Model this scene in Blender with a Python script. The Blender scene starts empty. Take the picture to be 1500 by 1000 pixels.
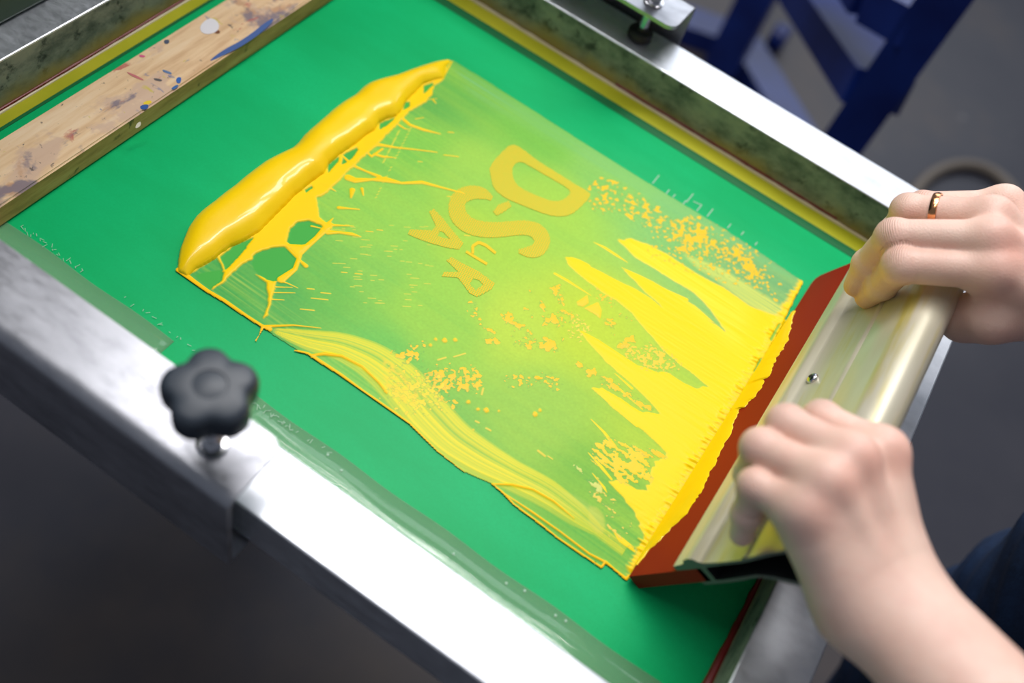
import bpy, bmesh, math, random
import numpy as np
from mathutils import Vector, Matrix
random.seed(7); RNG = np.random.default_rng(11)
C = bpy.context.scene.collection
PI = math.pi

# ------------------------------------------------------------------ camera geometry (solved from the frame's two vanishing points)
V1 = np.array([-8145., -5450.]); V2 = np.array([1293., -1561.]); F = math.sqrt(-(V1 @ V2))
nrm = lambda v: np.asarray(v, float) / np.linalg.norm(v)
AX = -nrm([V1[0], V1[1], F]); AY = nrm([V2[0], V2[1], F]); AZ = np.cross(AX, AY); AZ = nrm(AZ); AY = np.cross(AZ, AX)
CAM = np.array([0, 0, .54])
def at(u, v, z=0.0):                      # photo point -> world point on the horizontal plane z
    r = np.array([u - 750, v - 500, F]); d = np.array([r @ AX, r @ AY, r @ AZ]); return CAM + d * ((z - .54) / d[2])
def aty(u, v, y):                         # ... on the plane y = const
    r = np.array([u - 750, v - 500, F]); d = np.array([r @ AX, r @ AY, r @ AZ]); return CAM + d * (y / d[1])
FLOOR = -.85

cam = bpy.data.cameras.new('camera'); co = bpy.data.objects.new('camera', cam); C.objects.link(co)
cam.sensor_width = 36; cam.lens = F / 1500 * 36; cam.clip_start = .02
R = Matrix(((AX[0], -AX[1], -AX[2]), (AY[0], -AY[1], -AY[2]), (AZ[0], -AZ[1], -AZ[2])))
co.matrix_world = Matrix.Translation(CAM) @ R.to_4x4()
cam.dof.use_dof = True; cam.dof.focus_distance = .655; cam.dof.aperture_fstop = 3.0
bpy.context.scene.camera = co

# ------------------------------------------------------------------ colour and material helpers
def lin(c):
    c = np.asarray(c, float) / 255.; return np.where(c <= .04045, c / 12.92, ((c + .055) / 1.055) ** 2.4)
def rgba(c): return tuple(lin(c)) + (1.,)
class Mat:
    def __init__(s, name, col=(128,128,128), rough=.5, metal=0., **kw):
        s.m = bpy.data.materials.new(name); s.m.use_nodes = True; s.t = s.m.node_tree
        s.b = s.t.nodes['Principled BSDF']; s.b.inputs['Base Color'].default_value = rgba(col)
        s.b.inputs['Roughness'].default_value = rough; s.b.inputs['Metallic'].default_value = metal
        for k, v in kw.items(): s.b.inputs[k.replace('_', ' ')].default_value = v
        s.obj = None
    def n(s, t, **kw):
        x = s.t.nodes.new(t)
        for k, v in kw.items(): setattr(x, k, v)
        return x
    def link(s, a, b): s.t.links.new(a, b)
    def co(s, scale=(1,1,1)):
        if s.obj is None: s.obj = s.n('ShaderNodeTexCoord')
        mp = s.n('ShaderNodeMapping'); mp.inputs['Scale'].default_value = scale
        s.link(s.obj.outputs['Object'], mp.inputs['Vector']); return mp.outputs['Vector']
    def noise(s, scale, detail=4, rough=.5, vec=(1,1,1), dist=0.):
        x = s.n('ShaderNodeTexNoise'); x.inputs['Scale'].default_value = scale; x.inputs['Detail'].default_value = detail
        x.inputs['Roughness'].default_value = rough; x.inputs['Distortion'].default_value = dist
        s.link(s.co(vec), x.inputs['Vector']); return x.outputs['Fac']
    def ramp(s, f, stops):
        x = s.n('ShaderNodeValToRGB'); e = x.color_ramp.elements
        while len(e) < len(stops): e.new(.5)
        for el, (p, c) in zip(e, stops): el.position = p; el.color = rgba(c) if isinstance(c, tuple) else (c, c, c, 1)
        s.link(f, x.inputs['Fac']); return x.outputs['Color']
    def mix(s, f, a, b):
        x = s.n('ShaderNodeMix', data_type='RGBA')
        for v, i in ((f, 0), (a, 6), (b, 7)):
            if isinstance(v, tuple): x.inputs[i].default_value = rgba(v)
            elif isinstance(v, (int, float)): x.inputs[i].default_value = v
            else: s.link(v, x.inputs[i])
        return x.outputs[2]
    def col(s, v): s.link(v, s.b.inputs['Base Color'])
    def bump(s, h, strength=.2, dist=.001):
        x = s.n('ShaderNodeBump'); x.inputs['Strength'].default_value = strength; x.inputs['Distance'].default_value = dist
        s.link(h, x.inputs['Height']); s.link(x.outputs['Normal'], s.b.inputs['Normal'])

# ------------------------------------------------------------------ object helpers
def tag(o, label=None, cat=None, group=None, kind=None):
    if label: o['label'] = label
    if cat: o['category'] = cat
    if group: o['group'] = group
    if kind: o['kind'] = kind
    return o
def empty(name, loc=(0,0,0)):
    o = bpy.data.objects.new(name, None); o.location = loc; o.empty_display_size = .02; C.objects.link(o); return o
def link(name, me, mats, parent=None, smooth=False):
    for m in (mats if isinstance(mats, (list, tuple)) else [mats]): me.materials.append(m.m)
    o = bpy.data.objects.new(name, me); C.objects.link(o)
    if parent is not None:
        o.parent = parent; pl = parent.matrix_world if parent.parent else Matrix.Translation(parent.location)
        p = parent; off = Vector((0,0,0))
        while p is not None: off += p.location; p = p.parent
        o.matrix_parent_inverse = Matrix.Translation(-off) if False else Matrix.Identity(4)
        me.transform(Matrix.Translation(-off))
    if smooth: me.polygons.foreach_set('use_smooth', [True] * len(me.polygons))
    return o
def fin(name, bm, mats, parent=None, smooth=False, bevel=0, seg=2, angle=40):
    if bevel: bmesh.ops.bevel(bm, geom=[e for e in bm.edges if len(e.link_faces) == 2 and e.calc_face_angle(0) > math.radians(angle)], offset=bevel, segments=seg, affect='EDGES', profile=.5, clamp_overlap=True)
    bmesh.ops.recalc_face_normals(bm, faces=bm.faces)
    me = bpy.data.meshes.new(name); bm.to_mesh(me); bm.free()
    o = link(name, me, mats, parent, smooth)
    if smooth:
        me.set_sharp_from_angle(angle=math.radians(35))
    return o
def box(bm, x0, x1, y0, y1, z0, z1):
    r = bmesh.ops.create_cube(bm, size=1); vs = r['verts']
    bmesh.ops.scale(bm, vec=(x1-x0, y1-y0, z1-z0), verts=vs); bmesh.ops.translate(bm, vec=((x0+x1)/2, (y0+y1)/2, (z0+z1)/2), verts=vs); return vs
def prism(bm, prof, axis, a, b):          # extrude a 2D profile along x / y / z
    def P(p, t): return {'x': (t, p[0], p[1]), 'y': (p[0], t, p[1]), 'z': (p[0], p[1], t)}[axis]
    A = [bm.verts.new(P(p, a)) for p in prof]; B = [bm.verts.new(P(p, b)) for p in prof]; n = len(prof)
    for i in range(n): bm.faces.new((A[i], A[(i+1) % n], B[(i+1) % n], B[i]))
    bm.faces.new(A[::-1]); bm.faces.new(B)
def lathe(bm, prof, c, axis=Vector((0,0,1)), seg=32):   # prof: (radius, height)
    axis = Vector(axis).normalized(); q = Vector((0,0,1)).rotation_difference(axis); rings = []
    for r, h in prof:
        rings.append([bm.verts.new(Vector(c) + q @ Vector((r*math.cos(2*PI*k/seg), r*math.sin(2*PI*k/seg), h))) for k in range(seg)])
    for a, b in zip(rings, rings[1:]):
        for k in range(seg): bm.faces.new((a[k], a[(k+1) % seg], b[(k+1) % seg], b[k]))
    bm.faces.new(rings[0][::-1]); bm.faces.new(rings[-1])
def bar(bm, p, q, w, h=None, up=(0,0,1)):
    p, q = Vector(p), Vector(q); h = h or w; d = (q-p).normalized(); up = (0,1,0) if abs(d.z) > .98 else up; s = d.cross(Vector(up)).normalized(); t = s.cross(d)
    vs = [bm.verts.new(c + s*a*w/2 + t*b*h/2) for c in (p, q) for a, b in ((-1,-1),(1,-1),(1,1),(-1,1))]
    for f in ((0,1,2,3),(7,6,5,4),(0,4,5,1),(1,5,6,2),(2,6,7,3),(3,7,4,0)): bm.faces.new([vs[i] for i in f])
def tube(bm, pts, r, seg=12):
    pts = [Vector(p) for p in pts]; rings = []; up = Vector((0,0,1))
    for i, p in enumerate(pts):
        d = (pts[min(i+1, len(pts)-1)] - pts[max(i-1, 0)]).normalized(); s = d.cross(up)
        if s.length < 1e-3: s = Vector((1,0,0))
        s.normalize(); t = s.cross(d); rr = r[i] if isinstance(r, (list, tuple)) else r
        rings.append([bm.verts.new(p + s*rr*math.cos(2*PI*k/seg) + t*rr*math.sin(2*PI*k/seg)) for k in range(seg)])
    for a, b in zip(rings, rings[1:]):
        for k in range(seg): bm.faces.new((a[k], a[(k+1) % seg], b[(k+1) % seg], b[k]))
    bm.faces.new(rings[0][::-1]); bm.faces.new(rings[-1])

# ------------------------------------------------------------------ materials
def metal_mat(name, col, rough, streak=(1,30,30), amt=12, metal=.85):
    m = Mat(name, col, rough, metal)
    dk = tuple(max(0, c-amt*2) for c in col); lt = tuple(min(255, c+amt) for c in col)
    m.col(m.ramp(m.noise(9, 6, .6, streak), [(.25, dk), (.5, col), (.8, lt)]))
    rr = m.ramp(m.noise(40, 5, .6, streak), [(.3, rough-.08), (.7, rough+.1)]); m.link(rr, m.b.inputs['Roughness']); return m
M_rail = metal_mat('brushed_aluminium', (212,215,222), .42, (3,5,5), 12)
M_chan = metal_mat('zinc_plated_steel', (172,173,180), .40, (3,8,8), 14)
M_steel = Mat('bright_steel', (205,205,210), .2, 1.)
M_inner = Mat('inner_wall_stain_and_reflection', (90,105,80), .6, 0., Specular_IOR_Level=.15)  # stain mottles, plus green and yellow reflections painted into the colour
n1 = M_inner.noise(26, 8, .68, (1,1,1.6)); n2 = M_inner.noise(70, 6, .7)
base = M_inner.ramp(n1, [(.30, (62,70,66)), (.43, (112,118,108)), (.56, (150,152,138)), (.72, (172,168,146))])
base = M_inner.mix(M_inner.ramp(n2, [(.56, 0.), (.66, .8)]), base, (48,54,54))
sx = M_inner.n('ShaderNodeSeparateXYZ'); M_inner.link(M_inner.co(), sx.inputs[0])
ma = M_inner.n('ShaderNodeMath', operation='MULTIPLY_ADD'); M_inner.link(M_inner.noise(18, 5), ma.inputs[0]); ma.inputs[1].default_value = .05; M_inner.link(sx.outputs['Z'], ma.inputs[2])
base = M_inner.mix(M_inner.ramp(ma.outputs[0], [(.026, 1.), (.040, 0.)]), base, (172,152,92))
M_inner.col(base)
M_green = Mat('green_emulsion_mesh', (4,172,92), .45, Specular_IOR_Level=.16)
g1 = M_green.noise(5, 4, .6, (1,3,1)); g2 = M_green.noise(600, 2, .5)
M_green.col(M_green.mix(M_green.ramp(g2, [(.3, 0.), (.7, .25)]), M_green.ramp(g1, [(.3, (0,168,94)), (.7, (6,186,112))]), (0,158,88)))
M_green.bump(M_green.noise(900, 2), .12, .0002)
M_bare = Mat('yellow_open_mesh', (176,176,30), .4)
M_bare.col(M_bare.ramp(M_bare.noise(10, 5, .5, (1,1,1)), [(.3, (160,164,22)), (.7, (196,190,44))]))
M_glue = Mat('cream_glue_line', (214,200,160), .4)
M_dkmesh = Mat('dark_green_strip', (20,104,58), .35)
M_tape = Mat('clear_tape', (150,190,150), .12, Alpha=.30); M_tape.b.inputs['Coat Weight'].default_value = .6
M_scuff = Mat('white_scuff', (190,225,200), .4, Alpha=.55)
M_red = Mat('dried_red_ink', (120,24,22), .4)
M_wood = Mat('paint_stained_wood', (226,190,142), .6)
w1 = M_wood.noise(14, 6, .6, (9,1,6)); wb = M_wood.ramp(w1, [(.28, (204,162,118)), (.5, (230,196,152)), (.75, (240,214,178))])
for sc, thr, c, v in ((12,.56,(208,176,150),(1.3,1,1)), (30,.64,(196,150,112),(1,.5,1)), (26,.63,(120,110,122),(1,.6,1)), (70,.66,(186,90,80),(1,.4,1)), (55,.69,(60,96,150),(.8,1.2,1)), (60,.68,(206,186,80),(1,1,1)), (130,.68,(84,76,76),(1,1,1))):
    mp = M_wood.noise(sc, 5, .6, v, .4); wb = M_wood.mix(M_wood.ramp(mp, [(thr-.03, 0.), (thr+.02, .85)]), wb, c)
M_wood.col(wb); M_wood.bump(w1, .3, .0008)
M_woodside = Mat('stained_wood_edge', (140,118,66), .7, Specular_IOR_Level=.1)
wb = M_woodside.ramp(M_woodside.noise(20, 6, .65, (6,1,6)), [(.3, (160,122,76)), (.5, (200,156,98)), (.72, (222,180,122))])
wb = M_woodside.mix(M_woodside.ramp(M_woodside.noise(30, 5, .6, dist=.5), [(.62, 0.), (.66, .7)]), wb, (60,74,56))
wb = M_woodside.mix(M_woodside.ramp(M_woodside.noise(38, 4, .6, (1,.6,1), dist=.4), [(.68, 0.), (.71, .8)]), wb, (190,184,160)); M_woodside.col(wb)
M_hole = Mat('bored_hole', (120,72,40), .8)
M_black = Mat('black_moulded_plastic', (50,58,68), .45)
M_rubber = Mat('black_rubber', (26,27,30), .6)
M_blade = Mat('red_brown_rubber', (118,22,16), .5, Specular_IOR_Level=.14)
bl = M_blade.noise(6, 3, .5, (1,1,1)); M_blade.col(M_blade.ramp(bl, [(.3, (132,14,16)), (.7, (150,34,18))]))
M_hold = Mat('champagne_anodised_aluminium', (200,192,160), .34, .35)
hb = M_hold.ramp(M_hold.noise(7, 4, .5, (6,1,6)), [(.3, (196,188,156)), (.7, (218,212,192))])
hb = M_hold.mix(M_hold.ramp(M_hold.noise(24, 4, .6, (3,.25,3)), [(.54, 0.), (.70, .65)]), hb, (200,182,40))
hb = M_hold.mix(M_hold.ramp(M_hold.noise(13, 4, .6, (2,.8,2)), [(.60, 0.), (.74, .45)]), hb, (176,186,140)); M_hold.col(hb)
M_cut = Mat('raw_cut_aluminium', (110,116,110), .45, .3)
M_ink = Mat('yellow_screen_ink', (255,205,14), .38, Specular_IOR_Level=.35)
M_ink.b.inputs['Subsurface Weight'].default_value = .0; M_ink.b.inputs['Coat Weight'].default_value = .35; M_ink.b.inputs['Coat Roughness'].default_value = .04; M_ink.bump(M_ink.noise(260, 3, .5), .18, .0005)
M_ink.col(M_ink.ramp(M_ink.noise(30, 3, .5), [(.3, (255,208,2)), (.7, (255,216,8))]))
M_smear = Mat('ink_film', (200,220,90), .4, Specular_IOR_Level=.13)
va = M_smear.n('ShaderNodeAttribute', attribute_name='ink'); M_smear.col(va.outputs['Color'])
rr = M_smear.ramp(va.outputs['Alpha'], [(0., .5), (1., .34)]); M_smear.link(rr, M_smear.b.inputs['Roughness'])
M_letter = Mat('halftone_stencil', (225,208,60), .5, Specular_IOR_Level=.12)
def dots(m, per, a, b, thr, ang=.6):
    tc = m.n('ShaderNodeTexCoord'); mp = m.n('ShaderNodeMapping'); mp.inputs['Rotation'].default_value = (0, 0, ang); m.link(tc.outputs['Object'], mp.inputs['Vector'])
    sx = m.n('ShaderNodeSeparateXYZ'); m.link(mp.outputs[0], sx.inputs[0]); s = []
    for k in 'XY':
        x = m.n('ShaderNodeMath', operation='MULTIPLY'); m.link(sx.outputs[k], x.inputs[0]); x.inputs[1].default_value = 2*PI/per
        y = m.n('ShaderNodeMath', operation='SINE'); m.link(x.outputs[0], y.inputs[0]); s.append(y.outputs[0])
    z = m.n('ShaderNodeMath', operation='MULTIPLY'); m.link(s[0], z.inputs[0]); m.link(s[1], z.inputs[1])
    w = m.n('ShaderNodeMath', operation='MULTIPLY_ADD'); m.link(z.outputs[0], w.inputs[0]); w.inputs[1].default_value = .5; w.inputs[2].default_value = .5
    m.col(m.mix(m.ramp(w.outputs[0], [(thr-.05, 0.), (thr+.05, 1.)]), a, b))
dots(M_letter, .0022, (236,190,36), (150,202,70), .56)
M_letter2 = Mat('solid_letter_ink', (236,200,30), .45, Specular_IOR_Level=.12)
def skin_mat():
    m = Mat('skin', (220,170,150), .48); m.b.inputs['Subsurface Weight'].default_value = .10; m.b.inputs['Subsurface Radius'].default_value = (1,.35,.2); m.b.inputs['Subsurface Scale'].default_value = .006
    a = m.n('ShaderNodeAttribute', attribute_name='tone'); f = m.noise(45, 5, .6); g = m.noise(14, 3)
    c = m.mix(m.ramp(f, [(.35, 0.), (.72, .34)]), a.outputs['Color'], (210,136,118)); c = m.mix(m.ramp(g, [(.4, 0.), (.7, .22)]), c, (232,214,200)); m.col(c)
    v = m.n('ShaderNodeTexVoronoi'); v.inputs['Scale'].default_value = 900; m.link(m.co(), v.inputs['Vector']); m.bump(m.mix(.5, v.outputs['Distance'], m.noise(170, 6, .7, (1,1.8,1))), .35, .0007); m2 = m.n('ShaderNodeAttribute', attribute_name='crease'); sp = m.n('ShaderNodeSeparateColor'); m.link(m2.outputs['Color'], sp.inputs[0])
    def mt(op, a_, b_):
        x = m.n('ShaderNodeMath', operation=op)
        for v_, i_ in ((a_, 0), (b_, 1)):
            if isinstance(v_, (int, float)): x.inputs[i_].default_value = v_
            elif v_ is not None: m.link(v_, x.inputs[i_])
        return x.outputs[0]
    ph = mt('ADD', mt('MULTIPLY', sp.outputs[0], 100*2*PI/.26), mt('MULTIPLY', m.noise(120, 2), 3.0)); sn = mt('POWER', mt('ABSOLUTE', mt('SINE', ph, None), None), .45)
    hgt = mt('MULTIPLY', mt('SUBTRACT', sn, 1.), sp.outputs[1]); bb2 = m.n('ShaderNodeBump'); bb2.inputs['Strength'].default_value = .9; bb2.inputs['Distance'].default_value = .0007; m.link(hgt, bb2.inputs['Height'])
    old = m.b.inputs['Normal'].links[0].from_node; m.link(old.outputs[0], bb2.inputs['Normal']); m.link(bb2.outputs[0], m.b.inputs['Normal'])
    return m
M_skin = skin_mat()
M_nail = Mat('fingernail', (214,170,120), .3)
M_gold = Mat('rose_gold', (222,160,110), .18, 1.)
M_jeans = Mat('dark_blue_denim', (22,44,82), .8)
M_jeans.col(M_jeans.mix(M_jeans.ramp(M_jeans.noise(900, 2, .5, (1,1,.25)), [(.35, 0.), (.7, .5)]), M_jeans.ramp(M_jeans.noise(12, 5, .6), [(.3, (8,24,48)), (.7, (14,42,80))]), (30,62,100)))
M_shirt = Mat('charcoal_cotton', (42,44,50), .85)
M_hair = Mat('brown_hair', (70,48,34), .6)
M_blue = Mat('blue_painted_steel', (20,50,128), .38); M_blue.col(M_blue.ramp(M_blue.noise(12, 4), [(.3, (6,26,92)), (.7, (14,42,118))]))
M_floor = Mat('worn_concrete_floor', (70,70,76), .55)
fb = M_floor.ramp(M_floor.noise(1.6, 6, .6), [(.3, (46,46,58)), (.5, (58,57,66)), (.72, (84,74,70))])
fb = M_floor.mix(M_floor.ramp(M_floor.noise(14, 4, .6), [(.68, 0.), (.74, .5)]), fb, (120,116,118)); M_floor.col(fb)
M_hose = Mat('grey_brown_hose', (110,100,90), .5)
M_board = Mat('white_platen', (225,225,222), .5)
M_frame_grey = Mat('dark_green_enamel', (34,62,34), .5)

# ------------------------------------------------------------------ the setting
bm = bmesh.new(); box(bm, -4, 5, -2.5, 6, FLOOR-.05, FLOOR); o = fin('floor', bm, M_floor); tag(o, 'dark worn concrete workshop floor', 'floor', kind='structure')

# ------------------------------------------------------------------ printing screen
XI0, XI1, YI0, YI1 = -.480, .123, .208, .6725; W = .0405
scr = empty('printing_screen', (-.18, .44, 0)); tag(scr, 'aluminium framed silk screen with green emulsion, held by two steel channels', 'screen printing frame')
def rail(x0, x1, y0, y1, inner):
    bm = bmesh.new(); box(bm, x0, x1, y0, y1, 0, .04)
    for f in bm.faces:
        if f.normal.dot(Vector(inner)) > .9: f.material_index = 1
    es = [e for e in bm.edges]; bmesh.ops.bevel(bm, geom=es, offset=.0012, segments=2, affect='EDGES', profile=.5)
    return fin('rail', bm, [M_rail, M_inner], scr)
rail(XI0-W, XI1+W, YI0-W, YI0, (0,1,0)); rail(XI0-W, XI1+W, YI1, YI1+W, (0,-1,0))
rail(XI0-W, XI0, YI0, YI1, (1,0,0)); rail(XI1, XI1+W, YI0, YI1, (-1,0,0))
bm = bmesh.new(); bmesh.ops.create_grid(bm, x_segments=60, y_segments=60, size=.5)
for v in bm.verts: v.co = Vector((XI0 + (v.co.x+.5)*(XI1-XI0), YI0 + (v.co.y+.5)*(YI1-YI0), 0.0006))
fin('coated_mesh', bm, M_green, scr)
# bare yellow mesh strips, cream glue bead, dark green strips along the far and left rails
def strip(name, x0, x1, y0, y1, z, m, h=.0003): bm = bmesh.new(); box(bm, x0, x1, y0, y1, z, z+h); return fin(name, bm, m, scr)
strip('bare_mesh_strip', XI0, XI1, .6535, YI1, .0008, M_bare); strip('bare_mesh_strip', XI0, -.468, YI0, .6535, .0008, M_bare)
strip('dark_green_line', -.468, XI1, .644, .6535, .0007, M_dkmesh); strip('dark_green_line', -.468, -.4655, YI0, .644, .0007, M_dkmesh)
def bead_line(pts, r, m, name='glue_line'):
    bm = bmesh.new(); q = []
    n = 60
    for i in range(n+1):
        t = i/n; p = Vector(pts[0]).lerp(Vector(pts[1]), t); q.append(p)
    tube(bm, q, [r*(.75+.5*random.random()) for _ in q], 8); return fin(name, bm, m, scr, True)
bead_line([(XI0+.001, YI1-.0018, .0012), (XI1, YI1-.0018, .0012)], .0016, M_glue)
bead_line([(XI0+.0018, YI0, .0012), (XI0+.0018, YI1, .0012)], .0010, M_glue)
bead_line([(XI0+.0006, YI0, .0028), (XI0+.0006, YI1, .0028)], .0009, M_red, 'dried_ink_line')
bead_line([(-.17, YI1-.0004, .0035), (.05, YI1-.0004, .0035)], .0009, M_red, 'dried_ink_line')
bm = bmesh.new(); q = []
for i in range(40):
    t = i/39; q.append((XI1-.0008-.0006*math.sin(9*t), .21+.34*t, .003+.0015*math.sin(7*t)))
tube(bm, q, [.0009+.0022*max(0, .5-t/39)*2 + .0012*random.random() for t in range(40)], 8); fin('dried_ink_line', bm, M_red, scr, True)
# clear tape along the near rail, curving up its inner wall
def tape(x0, x1, w, m):
    bm = bmesh.new(); prof = [(YI0+.0006, .030), (YI0+.0010, .018), (YI0+.003, .0095), (YI0+.007, .0045), (YI0+.012, .0018), (YI0+.018, .0011), (YI0+w, .0010)]
    nx = 30; rows = []
    for i in range(nx+1):
        x = x0 + (x1-x0)*i/nx; rows.append([bm.verts.new((x, y + .0006*math.sin(x*80+k), z + .0004*math.sin(x*55+k*1.3)*(z > .002))) for k, (y, z) in enumerate(prof)])
    for a, b in zip(rows, rows[1:]):
        for k in range(len(prof)-1): bm.faces.new((a[k], b[k], b[k+1], a[k+1]))
    o = fin('tape_strip', bm, m, scr, True); s = o.modifiers.new('t', 'SOLIDIFY'); s.thickness = .0001; return o
tape(-.47, -.262, .032, M_tape); tape(-.20, .118, .034, M_tape)
bm = bmesh.new()                           # scratched white scuffs on the tape edge
for (u0, v0, u1, v1, n) in ((28,330,125,402,24), (185,440,285,515,12), (372,590,430,632,20), (430,632,490,668,5)):
    for i in range(n):
        t = (i + random.random()) / n; a = at(u0+(u1-u0)*t + random.uniform(-3,3), v0+(v1-v0)*t + random.uniform(-4,4)); d = Vector((random.uniform(-1,1), random.uniform(-1,1), 0)).normalized()*random.uniform(.0006,.0018)
        c = Vector((a[0], a[1], .0014)); bar(bm, c-d, c+d, .00035, .0001)
tag(fin('scuff_marks', bm, M_scuff, scr), kind='stuff'); 
# white scuffs beside the print and dark green patches near the corner
bm = bmesh.new()
for (u, v, l, a) in ((955,270,20,1), (975,285,10,1), (1005,297,20,1), (1020,310,14,1), (1035,318,18,1), (1065,335,10,1), (1085,345,8,1), (985,290,7,1), (1015,296,16,0), (1000,300,9,1), (1105,360,7,1)):
    p = at(u, v); q = at(u + (l*.5 if a else l*.8), v - (l*.62 if a else -l*.35)); bar(bm, (p[0], p[1], .0009), (q[0], q[1], .0009), .0009, .0001)
for (u, v) in ((664,812), (741,855), (768,866), (813,902), (828,910), (480,667), (500,690)):
    p = at(u, v); lathe(bm, [(.0009, 0), (.0009, .0002), (.0002, .0004)], (p[0], p[1], .0011), seg=10)
tag(fin('scuff_marks', bm, M_scuff, scr), kind='stuff')

# ------------------------------------------------------------------ ink film: fine height field built in the plane of the mesh
GX0, GX1, GY0, GY1, CELL = -.312, .0605, .272, .606, .00042
gx = np.arange(GX0, GX1, CELL); gy = np.arange(GY0, GY1, CELL); NX, NY = len(gx), len(gy)
U, V = np.meshgrid(gx, gy, indexing='ij')
def uv(pts): return np.array([at(a, b)[:2] for a, b in pts])
def blur(a, ru, rv, it=2):
    for _ in range(it):
        for ax, r in ((0, ru), (1, rv)):
            if r < 1: continue
            p = np.concatenate([np.repeat(np.take(a, [0], ax), r+1, ax), a, np.repeat(np.take(a, [-1], ax), r, ax)], ax); c = np.cumsum(p, ax); n = a.shape[ax]
            a = (np.take(c, range(2*r+1, 2*r+1+n), ax) - np.take(c, range(0, n), ax)) / (2*r+1)
    return a
def nz(ru, rv, seed=None):
    a = blur(RNG.standard_normal((NX, NY)), ru, rv); a -= a.mean(); return a / (a.std()+1e-9)
def inside(P, X, Y):
    r = np.zeros(X.shape, bool); n = len(P)
    for i in range(n):
        x0, y0 = P[i]; x1, y1 = P[(i+1) % n]
        if y0 == y1: continue
        c = ((y0 > Y) != (y1 > Y)) & (X < (x1-x0)*(Y-y0)/(y1-y0)+x0); r ^= c
    return r
def bb(P, m):
    i0 = max(0, int((P[:,0].min()-m-GX0)/CELL)); i1 = min(NX, int((P[:,0].max()+m-GX0)/CELL)+2)
    j0 = max(0, int((P[:,1].min()-m-GY0)/CELL)); j1 = min(NY, int((P[:,1].max()+m-GY0)/CELL)+2)
    return slice(i0, max(i0+1, i1)), slice(j0, max(j0+1, j1))
wu, wv = nz(8, 2)*.0009, nz(8, 2)*.00025
def poly(pts, soft=1, wob=0.):
    P = uv(pts); s = bb(P, .004+abs(wob)*.003); r = np.zeros((NX, NY)); r[s] = inside(P, U[s]+wob*wu[s], V[s]+wob*wv[s])
    return blur(r, soft, soft, 1) if soft else r
def seg_d(P, r, s):                        # distance to polyline minus interpolated radius
    X, Y = U[s], V[s]; D = np.full(X.shape, 9.)
    for i in range(len(P)-1):
        a, b = P[i], P[i+1]; d = b-a; t = np.clip(((X-a[0])*d[0]+(Y-a[1])*d[1])/(d@d+1e-12), 0, 1)
        D = np.minimum(D, np.hypot(X-a[0]-t*d[0], Y-a[1]-t*d[1]) - (r[i]+(r[i+1]-r[i])*t))
    return D
PXM = .00046                               # metres on the mesh per photo pixel, roughly
def line(pts, w):                          # w: width(s) in photo pixels
    P = uv(pts); w = [w]*len(pts) if np.isscalar(w) else w; r = [x*PXM/2 for x in w]; s = bb(P, max(r)+.001)
    o = np.zeros((NX, NY)); o[s] = np.clip(.5 - seg_d(P, r, s)/CELL, 0, 1); return o
Z2 = lambda ox, oy, k: (lambda *a: [(ox+a[i]/k, oy+a[i+1]/k) for i in range(0, len(a), 2)])
za, zb, zc, zd = Z2(240,80,2.5), Z2(820,240,3.571), Z2(940,380,3.847), Z2(820,560,3.125)
ze, zf, zg = Z2(640,380,3.847), Z2(580,180,3.572), Z2(560,460,4.547)

FILM = [(264,398),(304,428),(360,464),(388,481),(400,492),(440,517),(455,523),(530,572),(598,622),(640,662),(680,692),(722,711),(752,738),(790,768),(830,797),(880,830),(884,822),(918,851),(932,838),
        (990,742),(1060,624),(1120,527),(1176,414),(1110,369),(1050,330),(960,276),(870,220),(760,150),(700,112),(664,90),(600,110),(456,200),(340,290),(270,360)]
film = poly(FILM, 1, .25)
# base colour of the thin wiped film: more or less ink left in the weave
ctl = [(680,130,118,192,80),(400,440,84,180,88),(560,330,150,212,84),(700,350,172,216,72),(850,480,196,220,60),(780,600,160,208,84),(640,650,128,196,90),(880,720,128,192,74),(1000,330,134,200,112),
       (1110,400,128,188,118),(900,260,140,204,98),(780,200,126,200,78),(600,200,134,206,80),(550,520,116,200,90),(480,420,112,194,84),(545,400,140,206,86),(620,440,156,212,80),(330,430,78,176,84),(870,800,112,190,78),(760,480,192,222,74),(650,480,156,210,80),(960,640,180,214,70),(620,150,110,186,80),(800,300,165,214,78),(700,250,160,214,84)]
wsum = 0; colr = np.zeros((NX, NY, 3))
for (a, b, r_, g_, b_) in ctl:
    p = at(a, b); w = 1/(((U-p[0])**2+(V-p[1])**2)/.03**2+.12)**2; wsum = wsum + w; colr += w[..., None]*lin((r_, g_, b_))
colr /= wsum[..., None]; colr *= .90
st = nz(150, 1)*.5 + nz(90, 4)*.4 + nz(200, 10)*.5
GREEN = lin((16,160,84)); LIME = lin((196,222,70))
def blend(m, c):
    global colr; colr = colr*(1-m[..., None]) + (lin(c) if isinstance(c, tuple) else c)*m[..., None]
blend(np.clip(-st*.05, 0, .5), GREEN); blend(np.clip(.06+st*.06, 0, .5), LIME)
colr *= (1 + nz(1,1)*.018)[..., None]
# dry streaks along the far edge and the left of the print
e = blur(poly([(664,92),(760,150),(870,220),(960,276),(1050,330),(1176,415),(1130,400),(1040,350),(900,262),(800,205),(690,140)], 0), 6, 10); blend(np.clip(e*(.35+.35*nz(160,2)), 0, .7), (120,190,120))
e = blur(poly([(300,425),(345,400),(480,480),(600,560),(560,590),(400,490)], 0), 8, 8); blend(np.clip(e*(nz(120,1)*.35), 0, .6), (190,214,90))
T = np.zeros((NX, NY)); H = np.zeros((NX, NY))
def ink(m, c=(255,216,12), h=.0005, t=1.):
    global T, H; blend(m*t, c); T = np.maximum(T, m*t); H = np.maximum(H, m*h)
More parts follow.
